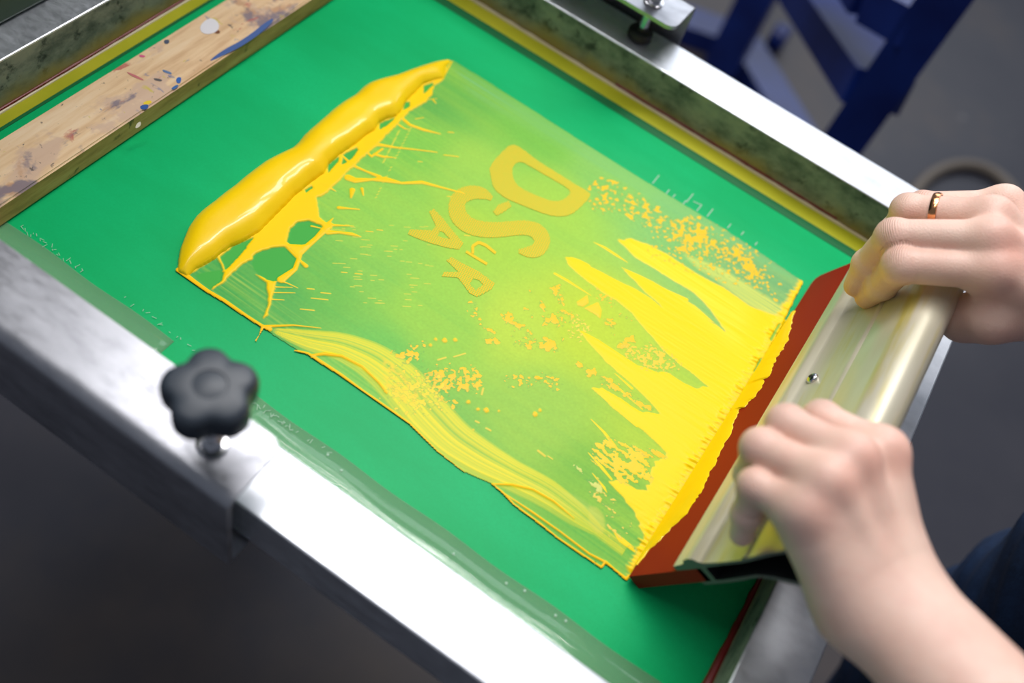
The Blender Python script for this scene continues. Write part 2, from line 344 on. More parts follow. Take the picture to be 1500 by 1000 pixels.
# brush-like S stroke of paler ink
S = [(396,484,3),(425,492,12),(455,500,19),(500,508,25),(545,528,32),(585,560,37),(620,603,38),(660,645,35),(705,674,31),(750,697,25),(800,722,24),(845,755,19),(878,780,9)]
P = uv([(a, b) for a, b, c in S]); rw = np.array([c for *_, c in S])*PXM
ts = np.linspace(0, len(S)-1, 260); PS = np.stack([np.interp(ts, range(len(S)), P[:, k]) for k in (0, 1)], 1); PS = np.stack([np.convolve(np.pad(PS[:, k], 8, 'edge'), np.ones(17)/17, 'valid') for k in (0, 1)], 1); RS = np.interp(ts, range(len(S)), rw)
s = bb(PS, .02); bd = np.full(U[s].shape, 9.); off = np.zeros(U[s].shape); pos = np.zeros(U[s].shape)
for i in range(len(PS)-1):
    a = PS[i]; d = PS[i+1]-a; L = np.hypot(*d); d = d/L; X = U[s]-a[0]; Y = V[s]-a[1]; t = np.clip((X*d[0]+Y*d[1])/L, 0, 1); q = np.hypot(X-t*L*d[0], Y-t*L*d[1]); k = q < bd
    bd = np.where(k, q, bd); sg = (X*d[1]-Y*d[0])/RS[i]; off = np.where(k, sg, off); pos = np.where(k, i+t, pos)
o_ = np.clip(off, -1.3, 1.3); rib = sum(a*np.sin(o_*f+p+.004*f*pos*.06) for a, f, p in ((.30,5,0),(.25,11,1),(.25,19,2.1),(.2,31,.7),(.2,47,3)))
edge = np.clip((1-np.abs(off))*9, 0, 1)
fade = np.clip(pos/8, 0, 1)*(1-np.clip((pos-190)/160, 0, .35))
m = np.zeros((NX, NY)); m[s] = np.clip(.70+rib*.55, .12, 1)*edge*fade
ink(m*film*(.97), (244,224,36), .00025, .9)
ink(poly(zg(0,300,60,330,240,520,250,600,180,620,100,560,20,520),3)*np.clip(.4+.4*nz(3,2),0,.8), (246,210,50), .0003)
ink(poly([(862,742),(874,744),(884,756),(886,772),(882,784),(872,780),(862,768)],2)*.55, (228,210,84), .0002, .6)
ink(poly([(800,712),(850,728),(880,752),(886,775),(876,782),(800,735),(742,700)],4)*np.clip(.35+.3*nz(60,1),0,.7), (206,216,100), .0001, .5)
# --- the big bright tongues left by the blade
yel = np.zeros((NX, NY))
BODY = zb(30,500, 60,498,110,515,150,532,250,590,330,630,400,662,480,712,540,762,500,745,440,700,380,640,320,560,315,545,360,565,430,600,520,645,640,700,720,760,800,830,860,872) 
yel = np.maximum(yel, poly([(828,379),(836,378),(850,383),(862,388),(876,397),(890,405),(932,425),(954,440),(971,453),(962,446),(943,432),(926,414),(910,393),(918,394),(940,406),(966,419),(999,436),(1022,452),(1061,485),(1044,473),(1016,461),(1100,560),(1100,600),(1035,566),(1018,552),(992,533),(971,515),(940,479),(926,461),(893,436),(862,416),(834,391)], 1, .8))
yel = np.maximum(yel, poly([(904,353),(915,351),(926,352),(946,358),(977,374),(1016,400),(1058,422),(1097,449),(1150,470),(1160,455),(1155,490),(1090,585),(1061,485),(1038,453),(1016,430),(988,414),(960,397),(932,380),(915,363)], 2, .8))
yel = np.maximum(yel, poly([(940,400),(1016,455),(1061,487),(1140,505),(1132,533),(1080,600),(1035,566),(1000,520),(960,455)], 1, .6))
yel = np.maximum(yel, poly([(847,485),(856,488),(874,498),(900,515),(931,535),(960,545),(979,546),(1002,562),(1018,568),(1035,566),(1090,560),(1080,600),(1065,640),(1044,682),(1015,734),(986,768),(951,803),(928,836),(926,826),(932,806),(940,794),(938,778),(929,752),(916,734),(900,717),(892,707),(905,704),(916,707),(932,717),(946,718),(954,704),(954,691),(960,676),(977,672),(975,664),(958,646),(932,624),(913,611),(895,597),(880,582),(866,570),(882,570),(913,588),(939,604),(965,606),(952,591),(931,570),(908,549),(887,531),(866,507)], 1, .8))
# green wedges that stay open between the tongues
open_ = np.zeros((NX, NY))
for w in ([(905,394),(932,402),(966,419),(1016,448),(1061,487),(1038,455),(1016,432),(988,414),(960,397),(932,380)],
          [(862,390),(890,405),(932,425),(954,440),(972,454),(962,444),(943,428),(926,410),(908,394),(890,385)],
          [(926,461),(971,515),(992,533),(1018,552),(1036,567),(1018,570),(1000,562),(979,548),(956,541),(930,533),(900,513),(878,498),(872,470),(880,440),(900,440)],
          [(913,588),(939,604),(966,607),(952,591),(931,570),(908,549),(900,560)]):
    open_ = np.maximum(open_, poly(w, 1, .5))
yel = yel*(1-open_)
for pts, w in (([(869,356),(885,364),(902,375),(919,386)], [1,5,5,1]), ([(910,393),(940,408),(975,428),(1005,440)], [1,6,9,6]), ([(812,402),(830,412),(865,434)], [4,5,1]), ([(871,573),(897,595),(932,624)], [1,5,6]), ([(865,615),(884,634),(900,655)], [1,4,6]), ([(867,694),(884,715),(888,722)], [1,4,1]), ([(890,770),(903,784),(924,803)], [1,4,7]), ([(898,780),(907,793),(928,808)], [1,3,3]), ([(861,664),(880,685),(895,703)], [1,5,3]), ([(900,548),(925,570)], [1,4]), ([(890,560),(908,572),(940,600)], [1,4,2])):
    yel = np.maximum(yel, line(pts, w))
stx = nz(60, 1); fine = nz(14, 1)
pale = poly([(1000,372),(1030,384),(1058,395),(1090,415),(1130,440),(1150,455),(1150,480),(1110,470),(1085,440),(1050,412),(1016,390)], 4, 1)
ink(pale*np.clip(.72+.2*stx, 0, .95), (226,226,96), .0002, .8)
yel = np.clip(yel, 0, 1); ink(yel, (255,216,4), .00022)
thin = blur(poly([(904,353),(946,358),(1016,400),(1100,450),(1080,520),(1016,455),(940,390)], 0), 14, 14)*yel; blend(thin*np.clip(.35+.2*stx, 0, .6), (250,232,66))
H += yel*(fine*.00002 + stx*.000015); blend(yel*np.clip(stx*.04, 0, .15), (252,206,0))
# ridged fringe piled up against the blade
FR = [(1176,413),(1158,445),(1130,500),(1100,552),(1070,600),(1035,660),(1000,718),(960,780),(930,836)]
fl = np.zeros((NX, NY)); Pf = uv(FR); s = bb(Pf, .03); fd = np.full((NX, NY), 9.); fd[s] = seg_d(Pf, [0]*len(FR), s)
fr = np.clip(1-fd/.0085, 0, 1)*film; comb = nz(9, 1)
frm = np.clip(fr*2.4 + comb*.22 + nz(3,1)*.12 - .5 - .35*(V > .56), 0, 1)*film*(fr > 0)
ink(frm, (255,214,10), .0008); H += frm*(np.clip(comb, -1, 2)*.00035 + .0006*np.clip(1-fd/.003, 0, 1)); fr2 = np.clip(1-fd/.016, 0, 1)*film; H += fr2*T*np.clip(comb, 0, 2)*.00018
gap = np.maximum(poly([(1139,476),(1143,476),(1128,502),(1126,498)], 1), poly([(1112,526),(1115,527),(1104,548),(1102,546)], 1)); blend(gap, (140,190,70)); H *= (1-gap)
# --- blobs and speckle left in the open stencil
b1 = nz(2, 2)+.5*nz(1, 1); b2 = nz(3, 3)+.4*nz(1, 1); b3 = nz(1, 1)
bs = nz(9, 2)+.4*nz(2, 1)
def speck(pts, dens, field, soft=5, c=(250,200,34), h=.0002, wob=0):
    m = blur(poly(pts, 0), soft, soft); m = m/max(m.max()*.55+.45, .5); thr = 1.9-2.75*dens*m; field = (field+.45*b3)/1.08; g_ = (m > .05)*film; blend(np.clip((field-thr+.75)*2, 0, 1)*.35*g_, (104,164,84)); k = np.clip((field-thr)*3.0, 0, 1)*g_; ink(k, c, h, .95)
speck([(975,325),(1020,318),(1037,345),(1060,358),(1085,370),(1112,396),(1114,414),(1095,412),(1078,388),(1060,372),(1030,378),(985,372)], .78, b2, 6)
speck([(1050,360),(1075,360),(1110,390),(1112,412),(1098,408),(1080,385)], .9, b2, 4)
speck([(862,268),(900,265),(960,300),(985,325),(980,345),(930,325),(880,315),(862,295)], .50, b2, 4)
speck([(860,268),(882,262),(890,300),(865,312)], .6, b2, 3)
speck([(940,330),(1120,330),(1140,440),(1100,420),(960,380)], .28, b1, 8)
speck(zg(300,370,400,355,560,360,650,380,670,480,640,510,500,515,420,545,330,530,240,420), .80, b1, 5)
speck(zg(480,420,560,420,570,500,470,510), .95, b1, 5)
speck(zg(330,540,440,560,510,580,500,640,470,645,380,590,330,560), .8, b1, 4)
speck(zg(130,250,200,210,290,200,310,250,240,310,180,340,120,300,60,270), .72, b1, 4)
speck(zg(100,330,330,400,430,620,200,650,20,560), .6, b1, 9, (246,214,48))
for a, b, r in ((413,180,17),(485,178,13),(318,212,11),(1015,672,17),(1047,645,11),(690,645,18),(636,640,11),(775,650,8),(570,590,14),(605,775,6),(1035,430,12),(355,175,10)):
    q = zg(*[z for k in range(10) for z in (a+r*(1+.2*math.sin(k*2.7))*math.cos(k*.628), b+r*math.sin(k*.628))]); ink(poly(q, 1, .2), (250,202,38), .0005)
for pts, w in ((zg(370,310,420,295),3),(zg(475,290,550,268),2.5),(zg(620,718,640,728),3),(zg(690,765,718,780),3),(zg(1035,915,1080,950),3.5),(zg(1100,950,1130,970),2),(zg(660,540,670,500),3)): ink(line(pts, w)*.8, (236,206,70), .0003)
speck(ze(370,655,690,655,700,720,640,740,590,700,520,730,400,725), .62, b1, 3)
speck(ze(765,600,800,580,930,660,1040,730,1200,830,1240,870,1150,850,1000,740,930,700,830,640), .75, b2, 3)
speck(ze(355,310,430,305,440,370,400,375,365,340), .85, b2, 2); speck(ze(430,360,470,345,550,440,550,500,450,495,430,460), .62, b1, 3)
speck(ze(440,460,640,445,660,455,685,528,640,520,560,515,500,510), .85, b2, 2); speck(ze(575,230,600,245,630,295,600,300,580,270), .9, b2, 1)
speck(ze(590,340,660,290,760,295,770,370,690,380,600,375), .75, b2, 3); speck(ze(640,150,700,140,715,260,690,250,660,220), .75, b2, 2)
speck(ze(495,270,545,325,540,335,500,310), .7, b1, 2); speck(ze(675,430,735,480,735,500,700,490), .75, b2, 2)
speck(ze(940,350,1000,330,1010,380,980,430,950,400), .62, b1, 3); speck(ze(1010,310,1090,340,1130,370,1050,330), .6, b1, 3)
speck(ze(1000,500,1040,460,1100,420,1110,470,1040,510), .9, b1, 2); speck(ze(1040,500,1200,480,1300,530,1370,600,1300,640,1150,610,1080,550), .66, b3+b1*.5, 4, (238,206,60))
speck(ze(830,130,1000,230,990,270,930,240), .55, b3+.4*b1, 3); speck(ze(750,350,790,320,860,400,800,460,750,440), .5, b3+.5*b1, 3, (236,214,70))
speck(ze(170,220,200,240,280,370,340,410,330,440,290,420,220,340,180,290), .55, b1, 3); speck(ze(265,455,330,450,350,470,290,490), .8, b2, 2)
speck(ze(485,190,520,170,530,185,500,205), .8, b2, 1); ink(poly(ze(785,245,845,205,852,250,820,272,790,262), 1), (246,206,46), .0004); ink(poly(ze(828,280,905,245,925,290,918,338,890,315), 1), (248,208,40), .0004)
speck(zd(130,320,180,260,350,290,420,350,410,450,350,470,270,450,200,390,140,340), .86, bs, 4, (248,208,40)); speck(zd(330,300,470,330,485,350,400,350), .6, bs, 3)
speck(zd(110,420,260,520,300,640,360,760,240,700,130,500), .40, bs, 5, (232,208,80)); speck(zd(60,380,180,480,190,520,110,440), .5, bs, 3, (210,216,110))
# dashes
for _ in range(70):
    a = 480+random.random()*150; b = 330+random.random()*120
    if (b-330) > 1.1*(a-420): continue
    l = random.uniform(3, 12); ink(line([(a, b), (a+l, b+l*.06)], 1.5)*.75, (222,212,72), .0002)
for a, b, l in ((500,400,8),(470,430,14),(450,424,10),(440,454,20),(456,438,24),(520,402,10),(536,340,10),(552,338,8),(655,289,6),(612,238,6),(680,346,8)): ink(line([(a, b), (a+l, b+l*.1)], 1.8), (240,206,50), .0003)
# faint open-stencil chain lines
for p0, p1 in (((545,300),(600,190)), ((560,150+90),(585,190))):
    for i in range(26):
        t = i/25; a = p0[0]+(p1[0]-p0[0])*t; b = p0[1]+(p1[1]-p0[1])*t
        if random.random() < .7: ink(line([(a, b), (a+2.5, b-1.5)], 1.6)*.8, (226,214,66), .0002)
# --- flat skirt, holes and threads pulled out of the bead
SK = [(656,89),(650,118),(636,128),(632,141),(622,152),(600,165),(576,190),(560,206),(546,220),(528,235),(505,258),(488,275),(479,284),(470,290),(464,291),(465,303),(468,320),(480,330),(487,336),(470,344),(464,354),(452,363),(440,372),
      (440,378),(434,396),(413,413),(405,414),(400,432),(395,452),(392,464),(385,468),(392,452),(393,432),(390,415),(380,408),(372,402),(392,411),(413,411),(431,394),(437,380),(424,366),(414,363),(396,366),(380,374),(368,382),(356,388),(342,400),(326,417),(310,427),(324,402),(328,397),(318,379),(300,390),(280,402),(266,398),(276,380),(320,340),(380,300),(440,250),(500,200),(560,160),(620,110)]
ink(poly(SK, 1, .25), (255,208,12), .0009)
def unink(m, c=(70,172,70)):
    global T, H; blend(m, c); T = T*(1-m); H = H*(1-m)
for h in (za(450,690,460,645,490,618,530,612,575,628,590,650,560,675,540,695,500,703,462,700), za(325,740,360,722,400,712,440,710,485,742,492,760,470,800,435,830,400,836,378,830,345,805,330,790,322,765),
          za(255,705,330,672,318,690,300,715,270,750,225,795,205,745), za(115,812,150,800,205,793,222,802,212,835,170,865), za(600,408,640,378,640,395,600,440), za(655,372,705,345,710,355,690,385,650,410), za(790,255,850,233,820,262,790,282), za(880,180,900,178,900,195,875,210), za(515,500,540,485,545,492,520,512), za(950,120,1020,95,1000,105,950,150)):
    unink(poly(h, 1, .15))
threads = [(za(445,705,470,730,500,760,520,778), [3,4,4,7]), (za(455,700,520,710,560,675,605,628), [2,9,8,12]), (za(520,710,500,735,480,790,430,828), [9,6,7,12]), (za(600,655,640,655,690,662,722,671), [9,5,6,1]), (za(600,628,650,630,695,632), [6,3,1]), (za(560,620,600,625,620,602), [4,6,1]),
    (za(540,632,575,640), [3,2]), (za(865,232,900,262,950,280,1012,295), [7,6,6,2]), (za(860,262,880,275,900,280), [4,3,1]), (za(745,330,790,335,850,345,920,352,1000,362), [14,7,4,3,2]), (za(1025,372,1078,378), [2,2]), (za(770,370,800,378,850,382), [5,5,1]), (za(740,360,760,378,800,350), [4,4,4]),
    (za(650,372,690,410,740,432,790,452), [3,6,4,7]), (za(675,455,700,465,760,462,810,462,870,475,945,472,1020,492,1098,512), [13,11,5,12,5,7,4,3]), (za(575,480,600,488,630,505), [5,6,1]), (za(640,565,680,568,715,571), [6,3,2]), (za(690,500,685,528), [9,3]), (za(725,495,730,520), [5,2]), (za(430,835,450,840,490,858), [3,2,1]), (za(410,855,470,856), [2,1]), (za(385,875,480,876), [2,1]), (za(390,900,440,902), [2,1]),
    (za(470,545,560,540), [2,1]), (za(960,170,1000,165), [1.5,1]), (za(920,240,950,235), [1.5,1.5]), (za(1040,288,1060,290), [2,2]), (za(985,170,995,182), [3,2]), (za(1055,28,1020,90,990,110), [2,4,6])]
for p, w in threads: ink(line(p, w), (253,206,14), .0007)
for p, w in (([(262,397),(284,414),(304,428),(328,442),(360,464),(385,480),(395,484)], [9,7,6,6,5,5,7]), ([(385,480),(430,478),(470,482)], [5,2.5,1]), ([(385,480),(380,492),(372,505),(364,520),(358,526)], [6,1.5,3,2,4]),
             ([(432,515),(450,519),(458,524),(500,551),(530,573),(565,597),(600,622),(640,662),(680,693)], [3,4,5.5,4.5,3.5,3.5,3,1.6,1]), ([(457,522),(475,520),(500,523),(530,538),(555,562),(566,577)], [4,5,4,3,3,2]),
             ([(720,710),(735,722),(752,740),(790,768),(815,788),(850,812),(880,832)], [2,3,2.5,3,2.5,3,3]), ([(720,710),(750,711),(780,718),(810,735),(840,760)], [2,3,3,3,1]), ([(735,722),(780,752),(820,780),(862,812),(885,824)], [1.5,3,2.5,3,3.5]), ([(880,832),(886,824),(900,836),(916,849)], [3,4,3,5]), ([(916,849),(921,843)], [4,2])):
    ink(line(p, w), (254,196,10), .0009)
film = np.maximum(film, np.clip(T, 0, 1))
# keep everything behind the line where the blade touches
A0 = at(921,846)[:2]; A1 = at(1186,408)[:2]; side = (A1[1]-A0[1])*(U-A0[0]) - (A1[0]-A0[0])*(V-A0[1])
film = film*(side < .0011*.3)
H = blur(H, 1, 1, 2)
ZF = .0009 + np.clip(film*1.4-.2, 0, 1)*.00022 + H
ids = -np.ones((NX, NY), int); keepq = (film[:-1,:-1] > .35) & (film[1:,1:] > .35) & (film[1:,:-1] > .35) & (film[:-1,1:] > .35)
use = np.zeros((NX, NY), bool)
for a, b in ((0,0),(1,0),(1,1),(0,1)): use[a:NX-1+a, b:NY-1+b] |= keepq
ids[use] = np.arange(use.sum())
def np_mesh(name, verts, quads):
    me = bpy.data.meshes.new(name); me.vertices.add(len(verts)); me.vertices.foreach_set('co', np.ascontiguousarray(verts, np.float32).ravel())
    me.loops.add(len(quads)*4); me.loops.foreach_set('vertex_index', np.ascontiguousarray(quads, np.int32).ravel())
    me.polygons.add(len(quads)); me.polygons.foreach_set('loop_start', np.arange(0, len(quads)*4, 4, dtype=np.int32))
    me.update(calc_edges=True); me.polygons.foreach_set('use_smooth', np.ones(len(quads), bool)); me.validate(); return me
def set_col(me, name, c): a = me.color_attributes.new(name, 'FLOAT_COLOR', 'POINT'); a.data.foreach_set('color', np.ascontiguousarray(c, np.float32).ravel())
i, j = np.nonzero(keepq); quads = np.stack([ids[i, j], ids[i+1, j], ids[i+1, j+1], ids[i, j+1]], 1)
me = np_mesh('ink_smear', np.stack([U[use], V[use], ZF[use]], 1), quads)
set_col(me, 'ink', np.concatenate([np.clip(colr[use], 0, 1), T[use][:, None]], 1))
smear = link('ink_smear', me, M_smear); tag(smear, 'thin lime and yellow ink film with bright tongues, pulled across the green screen', 'ink')

# thick glossy bead of ink
BEAD = za(52,800,54,760,62,715,75,680,92,640,118,602,150,573,185,548,225,515,260,490,300,455,340,425,370,402,400,386,440,366,470,354,490,335,510,308,540,280,580,246,620,210,660,180,700,158,725,132,750,113,800,97,850,85,890,70,930,55,985,36,1040,22,1052,28,
          1030,52,1026,92,990,100,950,114,915,150,885,178,868,215,850,233,815,242,788,256,770,285,740,302,700,335,655,366,640,376,604,406,588,440,560,460,530,482,505,505,480,522,455,550,430,575,390,615,352,655,330,668,290,690,245,710,215,732,190,752,150,775,112,795,85,818)
c2 = .0006; bx_ = np.arange(-.302, -.262+.30, c2); P = uv(BEAD); bx_ = np.arange(P[:,0].min()-.002, P[:,0].max()+.002, c2); by_ = np.arange(P[:,1].min()-.002, P[:,1].max()+.002, c2)
BU, BV = np.meshgrid(bx_, by_, indexing='ij'); ins = inside(P, BU, BV); D = np.full(BU.shape, 9.); LC = P[np.arange(len(P))]
for k in range(len(P)):
    a, b = P[k], P[(k+1) % len(P)]; d = b-a; t = np.clip(((BU-a[0])*d[0]+(BV-a[1])*d[1])/(d@d), 0, 1); D = np.minimum(D, np.hypot(BU-a[0]-t*d[0], BV-a[1]-t*d[1]))
tt = (BV-P[:,1].min())/(P[:,1].max()-P[:,1].min())
Rw = .0145*np.interp(tt, [0,.08,.25,.5,.7,.88,1], [.55,.8,1,.95,.85,.75,.3]); x = np.clip(D/Rw, 0, 1); hh = Rw*.78*np.sqrt(np.clip(1-(1-x)**2, 0, 1))
def vn(a, ru, rv): s_ = blur(RNG.standard_normal(a.shape), ru, rv); return s_/s_.std()
hh *= 1 + .035*vn(BU, 14, 30) + .006*vn(BU, 4, 7)
q = hh*(D > .001); hh = .3*hh + .7*blur(hh*ins, 5, 9)
zb_ = np.where(ins, .0010+hh, .0004); keep = (ins[:-1,:-1] | ins[1:,1:] | ins[1:,:-1] | ins[:-1,1:])
use2 = np.zeros(BU.shape, bool)
for a, b in ((0,0),(1,0),(1,1),(0,1)): use2[a:BU.shape[0]-1+a, b:BU.shape[1]-1+b] |= keep
id2 = -np.ones(BU.shape, int); id2[use2] = np.arange(use2.sum()); i, j = np.nonzero(keep)
me = np_mesh('ink_bead', np.stack([BU[use2], BV[use2], zb_[use2]], 1), np.stack([id2[i,j], id2[i+1,j], id2[i+1,j+1], id2[i,j+1]], 1))
o = link('ink_bead', me, M_ink); tag(o, 'thick glossy ridge of bright yellow ink lying on the green screen', 'ink')
sm = o.modifiers.new('s', 'SMOOTH'); sm.iterations = 4; sm.factor = .6

# stencil lettering open in the emulsion
def letter(loops, mat, lab=None, wide=False):
    cu = bpy.data.curves.new('stencil_letter', 'CURVE'); cu.dimensions = '2D'; cu.fill_mode = 'FRONT'; cu.extrude = .00006
    for lp in loops:
        sp = cu.splines.new('POLY'); sp.points.add(len(lp)-1); sp.use_cyclic_u = True
        for k, (a, b) in enumerate(lp): p = at(a, b) if not wide else (a, b); sp.points[k].co = (p[0], p[1], 0, 1)
    ob = bpy.data.objects.new('t', cu); C.objects.link(ob); bpy.context.view_layer.update()
    me = bpy.data.meshes.new_from_object(ob); bpy.data.objects.remove(ob); me.materials.clear(); me.transform(Matrix.Translation((0, 0, .00135)))
    o = link('stencil_letter', me, mat, scr); 
    if lab: o['label'] = lab
    return o
def smooth_loop(pts, n=2):
    P = [np.array(p, float) for p in pts]
    for _ in range(n): P = [q for k in range(len(P)) for q in (.75*P[k]+.25*P[(k+1) % len(P)], .25*P[k]+.75*P[(k+1) % len(P)])]
    return [tuple(p) for p in P]
def stroke(c, w):
    c = np.array(c, float); t = np.linspace(0, len(c)-1, 60); q = np.stack([np.interp(t, range(len(c)), c[:, k]) for k in (0, 1)], 1); q[2:-2] = (q[:-4]+q[1:-3]+q[2:-2]+q[3:-1]+q[4:])/5
    w = np.interp(t, np.linspace(0, len(c)-1, len(w)), w)/3.572; d = np.gradient(q, axis=0); d /= np.linalg.norm(d, axis=1)[:, None]; n = np.stack([-d[:, 1], d[:, 0]], 1)*w[:, None]
    return [tuple(p) for p in np.concatenate([q+n, (q-n)[::-1]])]
letter([smooth_loop(zf(600,115,545,165,485,235,495,290,508,350,570,400,640,428,740,470,830,497,910,490,965,445,1022,385,1000,362,940,330,850,272,740,205,650,133), 1), smooth_loop(zf(645,203,605,235,610,300,645,345,710,375,790,410,850,417,895,395,915,365,880,335,790,285,700,232), 2)], M_letter, 'large halftone letter D')
letter([stroke(zf(500,402,455,372,385,366,325,398,312,455,335,515,410,560,520,568,620,555,700,552,755,585,768,635,735,675,690,682,640,676), [12,30,38,42,44,44,42,40,38,38,42,42,38,28,10])], M_letter, 'halftone letter S')
letter([stroke(zf(515,480,545,455,595,428), [14,24,16])], M_letter, 'halftone apostrophe')
letter([zf(62,588,72,563,190,568,208,545,172,470,196,455,240,500,300,575,352,635,328,668,260,657,170,632,100,605), zf(228,572,214,598,282,615,246,576)], M_letter, 'halftone letter A')
letter([zf(238,808,248,785,325,785,263,725,288,708,360,745,430,782,516,845,497,875,450,902,422,916,382,895,350,850,322,815), zf(402,820,385,850,415,880,455,852,432,828)], M_letter, 'halftone letter R')
letter([stroke(zf(365,678,400,700,475,744), [7,7,7])], M_letter2, 'stem of small yellow letter n'); letter([stroke(zf(400,690,400,650,430,630,468,645,520,687), [7,8,8,8,7])], M_letter2, 'arch of small yellow letter n')

# ------------------------------------------------------------------ wooden batten lying across the screen
bat = empty('wooden_batten', (-.424, .44, .001)); tag(bat, 'paint-splashed wooden batten lying across the far left end of the green screen', 'wooden batten')
bm = bmesh.new(); box(bm, -.4455, -.402, .215, .665, .0012, .0182)
for f in bm.faces:
    if f.normal.z < .5: f.material_index = 1
bmesh.ops.bevel(bm, geom=list(bm.edges), offset=.0012, segments=3, affect='EDGES'); fin('plank', bm, [M_wood, M_woodside], bat)
p = at(318, 47, .018); bm = bmesh.new(); lathe(bm, [(.0022, 0), (.0022, .0002)], (p[0], p[1], .0181), seg=16); h = fin('screw_hole', bm, M_hole, bat)
def splash(pts, z, col, name='paint_mark'):
    P = [at(a, b, z) for a, b in smooth_loop(pts, 2)]; bm = bmesh.new(); f = bm.faces.new([bm.verts.new((q[0], q[1], z)) for q in P]); r = bmesh.ops.extrude_face_region(bm, geom=[f]); bmesh.ops.translate(bm, vec=(0, 0, .0001), verts=[v for v in r['geom'] if isinstance(v, bmesh.types.BMVert)])
    o = fin(name, bm, Mat('paint_'+name, col, .6), bat); return o
Z1 = lambda *a: [(a[i]/2.94, a[i+1]/2.94) for i in range(0, len(a), 2)]
for pts, c in ((Z1(890,270,960,215,1050,170,1176,70,1176,100,1060,190,950,245), (62,92,150)), (Z1(600,455,640,448,638,468,610,474), (30,80,150)), (Z1(615,440,650,430,655,445,620,452), (230,200,40)), (Z1(758,335,782,330,778,360,760,358), (40,96,170)),
               (Z1(735,380,765,362,770,372,745,388), (50,100,160)), (Z1(700,298,740,312,738,322,700,308), (90,120,160)), (Z1(535,305,590,325,630,350,580,335), (196,110,110)), (Z1(600,235,628,240,620,248,600,245), (214,90,130)), (Z1(860,110,900,75,940,90,945,130,900,150,865,140), (226,222,224)),
               (Z1(705,172,730,170,728,188,708,190), (70,80,100)), (Z1(660,335,700,342,695,352,665,345), (90,84,84)), (Z1(590,530,608,522,605,545,580,555), (200,195,170))): splash(pts, .0183, c)

# ------------------------------------------------------------------ squeegee
YAW = math.atan(.021); YB = .284
def hp(s, n, y): return Vector((.0609+.42*s-.9075*n+(y-YB)*.021, y, .001+.9075*s+.42*n))
sq = empty('squeegee', (.07, .44, .001)); tag(sq, 'aluminium handled squeegee with red-brown rubber blade gripped by both hands', 'squeegee')
def extr(bm, prof, y0, y1, caps=True, ys=None):
    ys = ys or [y0, y1]; rings = [[bm.verts.new(hp(s_, n_, y)) for s_, n_ in prof] for y in ys]; n = len(prof)
    for A, B in zip(rings, rings[1:]):
        for i in range(n): bm.faces.new((A[i], A[(i+1) % n], B[(i+1) % n], B[i]))
    if caps: bm.faces.new(rings[0][::-1]); bm.faces.new(rings[-1])
    return rings
bm = bmesh.new(); bprof = [(0,0), (.0008,.0103), (.062,.0103), (.062,0)]
ra = [[bm.verts.new(hp(s_ + lift*(s_ < .01), n_, y)) for s_, n_ in bprof] for y, lift in ((.2842,0),(.586,0),(.592,.0015),(.5945,.005),(.595,.012))]
for A, B in zip(ra, ra[1:]):
    for i in range(4): bm.faces.new((A[i], A[(i+1) % 4], B[(i+1) % 4], B[i]))
bm.faces.new(ra[0][::-1]); bm.faces.new(ra[-1]); fin('blade', bm, M_blade, sq, bevel=.0008, seg=2)
bc = (.127, .002, .0142)
outer = [(.043,.0126), (.0435,.0142), (.050,.0146), (.0525,.0152), (.0545,.0176), (.0585,.0184), (.062,.0176), (.0645,.0150), (.067,.0138), (.078,.0130), (.090,.0128), (.0955,.0130), (.0965,.0146), (.0985,.0146), (.100,.0138), (.108,.0148), (.116,.0158)]
outer += [(bc[0]+bc[2]*math.sin(a), bc[1]+bc[2]*math.cos(a)) for a in [math.radians(d) for d in range(-18, 200, 14)]]
outer += [(.112,-.0075), (.105,-.0035), (.098,-.0012), (.092,-.0008), (.085,-.0018), (.075,-.0024), (.062,-.0026), (.0545,-.0024), (.0535,-.0002), (.058,.0003), (.0585,.0101), (.0435,.0106)]
def inset(P, d):
    P = np.array(P); n = len(P); out = []
    for i in range(n):
        a = P[i]-P[i-1]; b = P[(i+1) % n]-P[i]; a = a/np.linalg.norm(a); b = b/np.linalg.norm(b); na = np.array([a[1], -a[0]]); nb = np.array([b[1], -b[0]]); m_ = na+nb; L = np.linalg.norm(m_); m_ = m_/max(L, .3); out.append(P[i]+m_*d/max(.5, (m_@na)))
    return out
ar = sum(outer[i-1][0]*outer[i][1]-outer[i][0]*outer[i-1][1] for i in range(len(outer)))
core = [(.066,.0104), (.078,.0108), (.094,.0108), (.102,.0116), (.112,.0130), (.118,.0136)] + [(bc[0]+.0120*math.sin(a), bc[1]+.0120*math.cos(a)) for a in [math.radians(d) for d in range(-10, 196, 14)]] + [(.114,-.0050), (.105,-.0010), (.096,.0012), (.085,.0006), (.070,0.), (.0655,.0002)]
bm = bmesh.new(); HY0, HY1 = .2842, .594
def loopv(P, y): return [bm.verts.new(hp(s_, n_, y)) for s_, n_ in P]
O0, O1, I0, I1 = loopv(outer, HY0), loopv(outer, HY1), loopv(core, HY0), loopv(core, HY1)
for A, B, fl_ in ((O0, O1, False), (I0, I1, True)):
    for i in range(len(A)): bm.faces.new((A[i], A[(i+1) % len(A)], B[(i+1) % len(A)], B[i])).material_index = 2 if fl_ else 0  # shade of the hollow painted as black on the inner walls
for OO, II in ((O0, I0), (O1, I1)):
    es = [bm.edges.get((L[i], L[(i+1) % len(L)])) for L in (OO, II) for i in range(len(L))]
    r = bmesh.ops.triangle_fill(bm, edges=es, use_beauty=True)
    for f in r['geom']:
        if isinstance(f, bmesh.types.BMFace): f.material_index = 1
fin('handle', bm, [M_hold, M_cut, M_rubber], sq, smooth=True)
